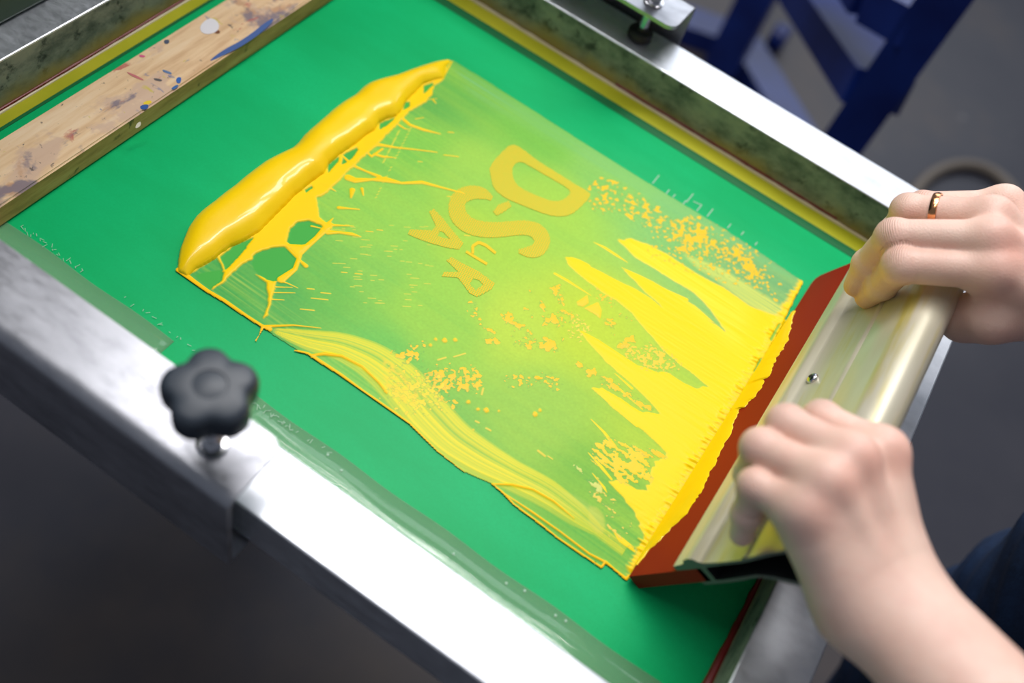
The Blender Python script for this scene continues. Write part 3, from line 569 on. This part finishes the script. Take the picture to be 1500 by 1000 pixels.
def screw(y):
    c = hp(.0715, .0134, y); bm = bmesh.new(); ax = Vector((-.9075, 0, .42)); lathe(bm, [(.0042, 0), (.0042, .0010), (.0036, .0020), (.0024, .0027), (.0012, .0029)], c, ax, 20); s_ = fin('screw', bm, M_steel, sq, True)
    bm = bmesh.new(); lathe(bm, [(.0015, 0), (.0015, .0002)], c+ax*.0029, ax, 6); fin('socket', bm, M_rubber, s_)
screw(.4405)
# ink smeared up the front of the blade
bm = bmesh.new(); EL = [(932,828),(951,803),(968,788),(986,768),(1004,752),(1015,734),(1024,722),(1031,707),(1036,694),(1044,682),(1050,668),(1057,653),(1066,640),(1072,622),(1076,610),(1081,600),(1090,596),(1096,587),(1104,581),(1114,568),(1117,556),(1126,549),(1128,540),(1133,531),(1136,522),(1144,514),(1146,506),(1152,501),(1153,490),(1157,482),(1158,470),(1164,452)]
def on_blade(u, v, n=.0104):
    r = np.array([u-750, v-500, F]); d = np.array([r@AX, r@AY, r@AZ]); p0 = np.array(hp(0, n, YB)); nn = np.array([-.9075, .9075*.021, .42]); return CAM + d*((nn@(p0-CAM))/(nn@d))
rng2 = random.Random(3); prev = None; fine_pts = []
for (a, b), (c, d) in zip(EL, EL[1:]):
    for k in range(4): t = k/4; fine_pts.append((a+(c-a)*t, b+(d-b)*t))
rows = []
for k, (u, v) in enumerate(fine_pts):
    p = on_blade(u + rng2.uniform(-1.4, 1.8), v); y = p[1]; s_ = max(.0016, (p[2]-.42*.0104)/.9075); row = []
    for t in (0, .12, .35, .6, .85, .97, 1): th = .0008*(1-abs(2*t-1)**3)*(.85+.3*rng2.random()) + .0004; row.append(bm.verts.new(hp(s_*t + .0004, .0103 + (th if t < 1 else .0001) + (.0007 if t == 0 else 0) , y)))
    rows.append(row)
for A, B in zip(rows, rows[1:]):
    for k in range(6): bm.faces.new((A[k], B[k], B[k+1], A[k+1]))
o = fin('ink_on_blade', bm, M_ink, None, True); o.data.set_sharp_from_angle(angle=3.1); tag(o, 'ragged strip of yellow ink clinging along the red squeegee blade', 'ink')

# ------------------------------------------------------------------ screen clamps: steel channels with star knobs
def clamp(near):
    s_ = 1 if near else -1; y0 = .151 if near else .7235; cl = empty('screen_clamp', (-.17, .175 if near else .70, -.007))
    tag(cl, 'steel channel clamp with black star knob on the near rail' if near else 'steel channel clamp with bolt and rubber foot over the far rail', 'clamp', )
    X1 = -.1405 if near else -.1435; t = .0035; zt = .076; zb0 = -.007; wd = .0445 if near else .0465; pr = []
    def arc(cx, cz, r, a0, a1, n=6): return [(cx+r*math.cos(math.radians(a0+(a1-a0)*k/n)), cz+r*math.sin(math.radians(a0+(a1-a0)*k/n))) for k in range(n+1)]
    r = .0085
    pr = [(wd, zt), ] + arc(r, zt-r, r, 90, 180) + arc(.004, zb0+.004, .004, 180, 270) + [(wd+.004, zb0), (wd+.004, zb0+t)] + arc(t+.002, zb0+t+.002, .002, 270, 180) + arc(r, zt-r, r-t, 180, 90) + [(wd, zt-t)]
    bm = bmesh.new(); prism(bm, [(y0 + s_*a, b) for a, b in pr], 'x', -.78, X1)
    # rounded corner of the top flange
    vs = [v for v in bm.verts if abs(v.co.x-X1) < 1e-5 and abs(v.co.y-(y0+s_*wd)) < 1e-5 and v.co.z > .05]
    es = [e for e in bm.edges if all(v in vs for v in e.verts)]
    bmesh.ops.bevel(bm, geom=es, offset=.009, segments=6, affect='EDGES', profile=.5)
    fin('channel', bm, M_chan, cl, True)
    if near: kc = Vector((-.1685, .1725, 0))
    else: p = at(957, 3, zt); kc = Vector((p[0], p[1], 0))
    bm = bmesh.new(); lathe(bm, [(.0075, 0), (.0085, .0004), (.0085, .0014), (.0075, .0018)], kc+Vector((0,0,zt)), seg=28); fin('washer', bm, M_steel, cl, True)
    bm = bmesh.new(); lathe(bm, [(.004, .046), (.004, .120), (.0035, .121)], kc, seg=16); 
    for k in range(18): lathe(bm, [(.004, 0), (.0044, .0004), (.004, .0008)], kc+Vector((0,0,.052+k*.0022)), seg=14)
    fin('bolt', bm, M_steel, cl, True)
    bm = bmesh.new(); lathe(bm, [(.0055, 0), (.006, .001), (.006, .005), (.005, .006)], kc+Vector((0,0,zt+.0018)), seg=6); fin('nut', bm, M_steel, cl)
    bm = bmesh.new(); lathe(bm, [(.0095, 0), (.0108, .0012), (.0108, .006), (.0098, .0075), (.005, .009), (.0042, .011)], kc+Vector((0,0,.0404)), seg=32); fin('rubber_foot', bm, M_rubber, cl, True)
    # star knob
    kz = .1175; kt = .1360; N = 100; prof = [(.60, kz), (.90, kz+.0006), (.98, kz+.0025), (1.0, kz+.006), (1.0, kt-.006), (.97, kt-.004), (.90, kt-.0015), (.80, kt-.0004), (.45, kt), (.38, kt), (.36, kt-.0006), (.34, kt-.0006), (.30, kt-.0002), (.01, kt)]
    bm = bmesh.new(); rings = []; lean = Vector((0, 0, 0)); ph = math.radians(62)
    for f_, z_ in prof:
        ring = []
        for k in range(N):
            a = 2*PI*k/N; lob = math.cos(5*(a-ph)); rad = .0214 + .0021*lob - .0004*math.cos(10*(a-ph)); rr_ = rad*f_ if f_ > .5 else .0215*f_
            ring.append(bm.verts.new((kc.x+rr_*math.cos(a), kc.y+rr_*math.sin(a), z_)))
        rings.append(ring)
    for A, B in zip(rings, rings[1:]):
        for k in range(N): bm.faces.new((A[k], A[(k+1) % N], B[(k+1) % N], B[k]))
    bm.faces.new(rings[0][::-1]); bm.faces.new(rings[-1]); k_ = fin('star_knob', bm, M_black, cl, True)
    return cl
clamp(True); clamp(False)

# print table that carries the clamps: a board under the screen, a pedestal and the rear hinge bar
pt = empty('print_table', (-.2, .44, FLOOR)); tag(pt, 'screen printing table under the frame with dark green rear beam', 'print table')
bm = bmesh.new(); box(bm, -.46, .10, .225, .655, -.030, -.012); fin('platen', bm, M_board, pt, bevel=.002)
bm = bmesh.new(); box(bm, -.70, -.10, .58, .63, -.085, -.031); fin('support_arm', bm, M_frame_grey, pt, bevel=.003)
bm = bmesh.new(); box(bm, -.64, -.52-.012, .05, .85, -.06, -.0125); fin('rear_beam', bm, M_frame_grey, pt, bevel=.004)
bm = bmesh.new(); box(bm, -.70, -.505, .1998, .679, .041, .066); fin('hinge_bar', bm, M_frame_grey, pt, bevel=.003)
bm = bmesh.new(); prism(bm, [(-.615,.068), (-.600,.068), (-.470,.58), (-.485,.585)], 'y', .05, .85); fin('added_shade_panel', bm, M_frame_grey, pt, bevel=.002)  # unseen panel added to keep lamp light off the left end
bm = bmesh.new(); box(bm, -.42, -.34, .56, .64, FLOOR+.03, -.0855); fin('pedestal', bm, M_rubber, pt, bevel=.004)
bm = bmesh.new(); box(bm, -.48, -.28, .54, .70, FLOOR+.0005, FLOOR+.03); fin('foot_plate', bm, M_rubber, pt, bevel=.004)

# ------------------------------------------------------------------ implicit surfaces for the figure
class Field:
    def __init__(s, lo, hi, h): s.lo = np.array(lo); s.h = h; n = np.ceil((np.array(hi)-s.lo)/h).astype(int)+1; s.n = n; s.ax = [s.lo[k]+h*np.arange(n[k]) for k in range(3)]; s.f = np.full(n, .05, np.float32)
    def _box(s, lo, hi):
        a = np.clip(((np.array(lo)-s.lo)/s.h).astype(int), 0, s.n-1); b = np.clip(((np.array(hi)-s.lo)/s.h).astype(int)+2, 1, s.n); return tuple(slice(i, max(i+1, j)) for i, j in zip(a, b))
    def cone(s, a, b, ra, rb, k=.004, sub=False, flat=None):
        a, b = np.array(a, float), np.array(b, float); m = max(ra, rb)+k*2+.012; sl = s._box(np.minimum(a, b)-m, np.maximum(a, b)+m)
        X, Y, Z_ = np.meshgrid(*[s.ax[q][sl[q]] for q in range(3)], indexing='ij'); d = b-a; t = np.clip(((X-a[0])*d[0]+(Y-a[1])*d[1]+(Z_-a[2])*d[2])/(d@d+1e-12), 0, 1)
        px, py, pz = X-a[0]-t*d[0], Y-a[1]-t*d[1], Z_-a[2]-t*d[2]; q2 = px*px+py*py+pz*pz
        if flat is not None: w, c = flat; w = nrm(w); q2 = q2 + (c*c-1)*(px*w[0]+py*w[1]+pz*w[2])**2     # squash along w by factor c
        D = np.sqrt(q2)-(ra+(rb-ra)*t); g = s.f[sl]
        if sub: h = np.clip(.5-.5*(g+D)/k, 0, 1); s.f[sl] = g*(1-h)-D*h+k*h*(1-h)
        else: h = np.clip(.5+.5*(g-D)/k, 0, 1); s.f[sl] = g*(1-h)+D*h-k*h*(1-h)
        return s
    def merge(s, o, k): h = np.clip(.5+.5*(s.f-o.f)/k, 0, 1); s.f = s.f*(1-h)+o.f*h-k*h*(1-h)
    def blank(s): o = Field.__new__(Field); o.lo, o.h, o.n, o.ax = s.lo, s.h, s.n, s.ax; o.f = np.full(s.n, .05, np.float32); return o
    def mesh(s):
        f = s.f.copy(); f[0] = f[-1] = .05; f[:, 0] = f[:, -1] = .05; f[:, :, 0] = f[:, :, -1] = .05
        ns = f < 0; n = np.array(f.shape)-1; cnt = np.zeros(n, np.int8); acc = np.zeros(tuple(n)+(3,), np.float32)
        sh = lambda A, o: A[tuple(slice(o[k], o[k]+n[k]) for k in range(3))]
        for ax in range(3):
            for p in (0, 1):
                for q in (0, 1):
                    o0 = [0,0,0]; others = [k for k in range(3) if k != ax]; o0[others[0]] = p; o0[others[1]] = q; o1 = list(o0); o1[ax] = 1
                    A, B = sh(f, o0), sh(f, o1); cr = (A < 0) != (B < 0); t = np.where(cr, A/np.where(cr, A-B, 1), 0); cnt += cr
                    for k in range(3): acc[..., k] += np.where(cr, t if k == ax else o0[k], 0)
        act = cnt > 0; idx = -np.ones(act.shape, np.int64); idx[act] = np.arange(act.sum()); base = np.argwhere(act); verts = s.lo+(base+acc[act]/cnt[act][:, None])*s.h; Q = []
        for ax in range(3):
            o1, o2 = [(1,2),(2,0),(0,1)][ax]; A = f[tuple(slice(0, n[k]) if k == ax else slice(1, n[k]) for k in range(3))]; B = f[tuple(slice(1, n[k]+1) if k == ax else slice(1, n[k]) for k in range(3))]
            cr = np.argwhere((A < 0) != (B < 0)); sg = (A < 0)[tuple(cr.T)]; g = cr.copy()
            for k in range(3):
                if k != ax: g[:, k] += 1
            def c(da, db): w = g.copy(); w[:, o1] -= da; w[:, o2] -= db; return idx[tuple(w.T)]
            q = np.stack([c(1,1), c(0,1), c(0,0), c(1,0)], 1); q[~sg] = q[~sg][:, ::-1]; Q.append(q)
        return verts, np.concatenate(Q)
def v3(*a): return np.array(a, float)
SK0, SKR, SKK, SKO = lin((236,200,182)), lin((230,148,130)), lin((206,150,128)), lin((206,146,60))
def tone(V_, reds, stains, pale=()):
    c = np.tile(SK0, (len(V_), 1))
    for p, r, a in reds: w = np.exp(-((V_-p)**2).sum(1)/r**2)*a; c = c*(1-w[:, None])+SKR*w[:, None]
    for p, r, a in stains: w = np.exp(-((V_-p)**2).sum(1)/r**2)*a; c = c*(1-w[:, None])+SKO*w[:, None]
    return np.concatenate([c, np.ones((len(V_), 1))], 1)

def hand(F_, fingers, mcps, wrist, wr, thumb, dors, elbow, er, wperp):
    palm = F_.blank(); nM = len(mcps)
    for k, m_ in enumerate(mcps):
        wp = wrist + wperp*(1.5-k)*.0098
        palm.cone(wp, m_, .0165, .0118, .010); palm.cone(wp-dors*.010, m_-dors*.010, .013, .0105, .010)
    for k, m_ in enumerate(mcps): palm.cone(m_+dors*.0006, m_+dors*.0006, .0114, .0114, .008)
    for k, m_ in enumerate(mcps[:3]): palm.cone(m_*.2+wrist*.8+dors*.0125+wperp*(1.5-k)*.004, m_+dors*.0085, .0022, .0030, .006)
    if thumb is not None:
        for (a, ra), (b, rb) in zip(thumb, thumb[1:]): palm.cone(a, b, ra, rb, .008)
    wf = (dors, 1.28)
    palm.cone(wrist, wrist*.62+elbow*.38, wr, wr*1.12, .016, flat=wf); palm.cone(wrist*.62+elbow*.38, elbow, wr*1.12, er, .02, flat=wf)
    fs = []
    for fi, ch in enumerate(fingers):
        g = F_.blank()
        for (a, ra), (b, rb) in zip(ch, ch[1:]): g.cone(a, b, ra, rb, .0035)
        for (a, ra) in ch[1:-1]: g.cone(a, a, ra*1.03, ra*1.03, .003)
        fs.append(g)
    allf = F_.blank()
    for g in fs: allf.merge(g, .0012)
    F_.merge(palm, .003); F_.merge(allf, .0055)
    return F_

# left hand (nearer the camera)
Lw = at(1288,872,.128); Lm = [at(1292,662,.155), at(1248,672,.163), at(1212,706,.160), at(1180,748,.150)]
Lp = [at(1203,614,.142), at(1152,622,.146), at(1114,656,.141), at(1107,712,.138)]
def pt3(a, b, z): return at(a, b, z)
Lf = [[(Lm[0],.0110),(Lp[0],.0096),(pt3(1190,632,.118),.0085),(pt3(1192,650,.096),.0078)],
      [(Lm[1],.0112),(Lp[1],.0101),(pt3(1132,648,.118),.0088),(pt3(1132,668,.096),.0080)],
      [(Lm[2],.0110),(Lp[2],.0098),(pt3(1100,694,.116),.0085),(pt3(1105,716,.094),.0076)],
      [(Lm[3],.0100),(Lp[3],.0088),(pt3(1094,752,.119),.0076),(pt3(1087,781,.1035),.0069)]]
Ldor = nrm(np.cross(Lm[0]-Lm[3], Lw-Lm[1])); Ldor = Ldor if Ldor[2] > 0 else -Ldor
Lwp = nrm(Lm[0]-Lm[3]); Le = v3(.385,.195,.185)
Le = v3(.372,.155,.20)
FL = Field((.045,.235,.06), (.30,.375,.20), .0011)
Lt = [(Lw+v3(.004,.012,-.012), .015), (v3(.158,.318,.112), .0135), (v3(.150,.350,.098), .0110), (v3(.138,.372,.085), .0098)]
hand(FL, Lf, Lm, Lw, .0300, Lt, Ldor, Le, .040, Lwp)
LV, LQ = FL.mesh()
# right hand (beyond, with the ring)
Rm = [at(1456,396,.158), at(1450,350,.166), at(1452,318,.164), at(1470,300,.150)]; Rw = at(1575,432,.150)
Rp = [at(1320,388,.136), at(1309,346,.140), at(1330,308,.138), at(1350,300,.128)]
Rf = [[(Rm[0],.0118),(Rp[0],.0112),(at(1292,417,.105),.0094),(at(1270,435,.0865),.0080)],
      [(Rm[1],.0118),(Rp[1],.0108),(at(1270,386,.108),.0090),(at(1253,418,.0885),.0077)],
      [(Rm[2],.0114),(Rp[2],.0104),(at(1312,335,.108),.0090),(at(1296,352,.085),.0076)],
      [(Rm[3],.0100),(Rp[3],.0088),(at(1335,322,.10),.0076),(at(1325,335,.08),.0068)]]
Rdor = nrm(np.cross(Rm[0]-Rm[3], Rw-Rm[1])); Rdor = Rdor if Rdor[2] > 0 else -Rdor
Rwp = nrm(Rm[0]-Rm[3]); Re = v3(.40,.60,.21)
FR_ = Field((.055,.43,.05), (.30,.64,.21), .0012)
Rt = [(Rw+v3(-.01,-.014,-.018), .0155), (at(1450,462,.128), .0165), (at(1412,466,.112), .0140), (at(1395,458,.100), .0120)]
hand(FR_, Rf, Rm, Rw, .0275, Rt, Rdor, Re, .042, Rwp)
RV, RQ = FR_.mesh()
# rest of the arms, shoulders, neck and head (beyond the frame)
FB = Field((.18,.08,-.02), (.80,.76,1.05), .008)
Ls, Rs = v3(.54,.215,.50), v3(.54,.575,.50)
for w_, e_, s__, d_ in ((Lw, Le, Ls, Ldor), (Rw, Re, Rs, Rdor)):
    a = w_*.62+e_*.38; st_ = w_*.42+e_*.58; FB.cone(st_, e_, .0358, .041, .02, flat=(d_, 1.28)); FB.cone(e_, s__, .039, .052, .03)
FB.cone(v3(.54,.30,.52), v3(.54,.49,.52), .06, .06, .03); FB.cone(v3(.54,.395,.53), v3(.515,.395,.64), .056, .054, .03)
FB.cone(v3(.50,.395,.74), v3(.53,.395,.78), .075, .088, .03); FB.cone(v3(.47,.395,.67), v3(.50,.395,.72), .040, .06, .02); FB.cone(v3(.42,.395,.715), v3(.435,.395,.745), .012, .009, .01)
for q in (-1, 1): FB.cone(v3(.52,.395+q*.085,.73), v3(.52,.395+q*.088,.76), .012, .014, .006)
BV_, BQ = FB.mesh()
vs_ = np.concatenate([LV, RV, BV_]); qs_ = np.concatenate([LQ, RQ+len(LV), BQ+len(LV)+len(RV)])
person = empty('person', (.42, .40, FLOOR)); tag(person, 'person in dark blue jeans pulling the squeegee with both hands, gold ring on right hand', 'person')
me = np_mesh('body', vs_, qs_)
reds = [(m_+Ldor*.010, .011, .38) for m_ in Lm] + [(p_, .010, .22) for p_ in Lp] + [(Rm[0]+Rdor*.008, .014, .55), (Rm[1]+Rdor*.008, .012, .40), (Rm[2]+Rdor*.01, .010, .25)] + [(p_, .011, .30) for p_ in Rp]
stains = [(Rf[0][3][0]+v3(0,-.002,-.004), .010, .65), (Rf[1][3][0]+v3(0,-.002,-.004), .010, .65), (Rf[0][2][0]+v3(0,0,-.004), .009, .25), (Lf[3][3][0]+v3(0,0,-.009), .006, .4)]
set_col(me, 'tone', tone(vs_, reds, stains))
cr = np.zeros((len(vs_), 4)); cr[:, 3] = 1
for fs_, dr in ((Lf, Ldor), (Rf, Rdor)):
    for ch in fs_:
        for (c0_, a_, b_, rad_, amp) in ((ch[1][0], ch[0][0], ch[2][0], .0075, 1.), (ch[2][0], ch[1][0], ch[3][0], .0045, .7)):
            d_ = nrm(nrm(c0_-a_)+nrm(b_-c0_)); t_ = (vs_-c0_)@d_; out = nrm(dr - d_*(dr@d_)); w_ = np.exp(-(t_/rad_)**2)*amp*(((vs_-c0_)**2).sum(1) < .016**2)*np.clip(((vs_-c0_)@out)/.006, 0, 1)
            up_ = w_ > cr[:, 1]; cr[up_, 0] = t_[up_]+.02; cr[up_, 1] = w_[up_]
set_col(me, 'crease', cr)
body = link('body', me, M_skin, person); sm = body.modifiers.new('s', 'SMOOTH'); sm.iterations = 3; sm.factor = .5
# wedding ring on the right ring finger
c0 = Rm[2]+(Rp[2]-Rm[2])*.66; ax = Vector(Rp[2]-Rm[2]).normalized(); rr_ = .0119; bm = bmesh.new(); prof = [(rr_-.0006, -.0024), (rr_+.0006, -.0022), (rr_+.0012, 0), (rr_+.0006, .0022), (rr_-.0006, .0024)]
q_ = Vector((0,0,1)).rotation_difference(ax); rings = [[bm.verts.new(Vector(c0)+q_ @ Vector((r_*math.cos(2*PI*k/48), r_*math.sin(2*PI*k/48), h_))) for k in range(48)] for r_, h_ in prof]
for A, B in zip(rings, rings[1:]+rings[:1]):
    for k in range(48): bm.faces.new((A[k], A[(k+1) % 48], B[(k+1) % 48], B[k]))
fin('ring', bm, M_gold, person, True)
def nail(c, d, up, w=.0048, l=.0052):
    d = Vector(d).normalized(); up = Vector(up).normalized(); up = (up-d*up.dot(d)).normalized(); s_ = d.cross(up); bm = bmesh.new(); g = []
    for i in range(7):
        a = -1+i/3; g.append([bm.verts.new(Vector(c)+d*l*b*(1-.25*a*a)+s_*w*a+up*(-.0018*a*a-.0006*b*b)) for b in (-1,-.5,0,.5,1)])
    for A, B in zip(g, g[1:]):
        for k in range(4): bm.faces.new((A[k], A[k+1], B[k+1], B[k]))
    o = fin('fingernail', bm, M_nail, person, True); so = o.modifiers.new('t', 'SOLIDIFY'); so.thickness = .0006
for ch in Rf[:2]:
    tip, rt = ch[3]; dirv = nrm(ch[3][0]-ch[2][0]); up = v3(-.9,-.25,.42); up = nrm(up-dirv*(up@dirv)); nail(tip+up*(rt-.0003)-dirv*.0008, dirv, up, .0042, .0042)

# clothes
FS = Field((.36,.10,-.02), (.74,.70,.60), .009)
FS.cone(v3(.50,.33,.12), v3(.54,.31,.48), .125, .10, .05); FS.cone(v3(.50,.46,.12), v3(.54,.48,.48), .125, .10, .05)
for e_, s__ in ((Le, Ls), (Re, Rs)): FS.cone(e_*.35+s__*.65, s__, .062, .070, .04)
a, b = FS.mesh(); me = np_mesh('shirt', a, b); link('shirt', me, M_shirt, person).modifiers.new('s', 'SMOOTH').iterations = 3
FJ = Field((.14,.18,FLOOR+.01), (.72,.76,.14), .0062)
FJ.cone(v3(.47,.35,.03), v3(.47,.47,.03), .125, .125, .06)
for (h0, kn, an) in ((v3(.39,.335,-.02), v3(.335,.345,-.40), v3(.41,.34,-.79)), (v3(.40,.54,-.02), v3(.415,.59,-.40), v3(.47,.56,-.79))):
    FJ.cone(h0, kn, .105, .076, .03); FJ.cone(kn, an, .076, .055, .02)
X_, Y_, Z_ = np.meshgrid(*FJ.ax, indexing='ij'); wz = Z_*1.0+.35*X_-.9*Y_
FJ.f += (.0042*np.sin(wz*70+3*np.sin(Y_*22)) * np.clip(.6+.8*np.sin(X_*21+Y_*13+Z_*9), 0, 1) + .0024*np.sin(wz*150+X_*60)).astype(np.float32)
a, b = FJ.mesh(); me = np_mesh('jeans', a, b); link('jeans', me, M_jeans, person).modifiers.new('s', 'SMOOTH').iterations = 2
for y_, x_ in ((.34,.42), (.54,.46)):
    FH = Field((x_-.20,y_-.07,FLOOR+.001), (x_+.10,y_+.07,FLOOR+.13), .006); FH.cone(v3(x_-.13,y_,FLOOR+.035), v3(x_,y_,FLOOR+.05), .034, .046, .02); a, b = FH.mesh(); me = np_mesh('shoe', a, b); link('shoe', me, M_rubber, person)
FHr = Field((.42,.28,.70), (.64,.51,.89), .006); FHr.cone(v3(.515,.395,.775), v3(.54,.395,.775), .085, .092, .03); a, b = FHr.mesh(); me = np_mesh('hair', a, b); link('hair', me, M_hair, person)

# ------------------------------------------------------------------ background: blue steel stand, hose
stn = empty('steel_stand', tuple(at(1060, 95, FLOOR))); tag(stn, 'blue painted steel stand standing on the floor behind the far rail', 'stand')
def part(name, pts, w, h=None, m=M_blue):
    for a_, b_ in zip(pts, pts[1:]): bm = bmesh.new(); bar(bm, a_, b_, w, h or w); fin(name, bm, m, stn, bevel=.004)
q0 = at(1237, 205, -.30); base_ = np.array([q0[0], q0[1], FLOOR+.05]); topp = np.array([q0[0], q0[1], .25]); part('upright', [base_, topp], .058, .058)
f2 = at(1058, 96, FLOOR+.05); part('upright', [f2, f2+v3(0,0,.75)], .075, .06)
part('foot_bar', [at(1075,50,FLOOR+.03), at(1172,215,FLOOR+.03)], .085, .05); part('foot_bar', [at(985,30,FLOOR+.03), at(1080,62,FLOOR+.03)], .085, .05)
c_ = np.array([q0[0], q0[1], 0])
def on_post(v_, u_):
    best = min(np.linspace(-.8, .25, 400), key=lambda z: abs(prj((q0[0], q0[1], z))[1]-v_)); return np.array([q0[0], q0[1], best])
def prj(p): p = np.array(p)-CAM; c = p[0]*AX+p[1]*AY+p[2]*AZ; return 750+F*c[0]/c[2], 500+F*c[1]/c[2]
A_ = on_post(135, 0); part('brace', [A_, at(1192, 0, A_[2]-.10), at(1120,-120, A_[2]-.15)], .085, .05)
B_ = on_post(35, 0); part('brace', [B_, at(1290, 0, B_[2]-.02), at(1230,-90,B_[2]-.05)], .07, .05)
bm = bmesh.new(); lathe(bm, [(.03, 0), (.035, .005), (.035, .035), (.03, .04)], at(1130, 50, FLOOR+.03), (1,0,0), 24); fin('caster', bm, M_blue, stn, True)
bm = bmesh.new(); pts_ = []
for k in range(50): a = math.radians(-60+k*5.4); pts_.append(at(1412+88*math.cos(a+PI), 335+94*math.sin(a+PI), FLOOR+.014))
tube(bm, pts_, .0135, 12); o = fin('hose', bm, M_hose, None, True); tag(o, 'grey brown hose looped on the floor behind the upper hand', 'hose')

# ------------------------------------------------------------------ light: ceiling panels and soft daylight
def area(name, loc, target, sx_, sy_, power, col):
    L = bpy.data.lights.new(name, 'AREA'); L.shape = 'RECTANGLE'; L.size = sx_; L.size_y = sy_; L.energy = power; L.color = col
    o = bpy.data.objects.new(name, L); C.objects.link(o); o.location = loc; o.rotation_euler = (Vector(target)-Vector(loc)).to_track_quat('-Z', 'Y').to_euler(); return o
for k_ in range(4): area('ceiling_lamp', (-.45, .62+.30*k_, 1.65), (-.25, .55+.1*k_, 0), 1.5, .09, 9.5, (1., .98, .97))
area('window_light', (-.3, 4.2, 1.5), (0, .5, 0), 2.6, 1.6, 42, (.86, .93, 1.))
w = bpy.data.worlds.new('w'); bpy.context.scene.world = w; w.use_nodes = True; w.node_tree.nodes['Background'].inputs[0].default_value = (.72,.80,.95,1); w.node_tree.nodes['Background'].inputs[1].default_value = .2
vs = bpy.context.scene.view_settings; vs.view_transform = 'Standard'; vs.look = 'None'; vs.gamma = 1; vs.exposure = 0.10
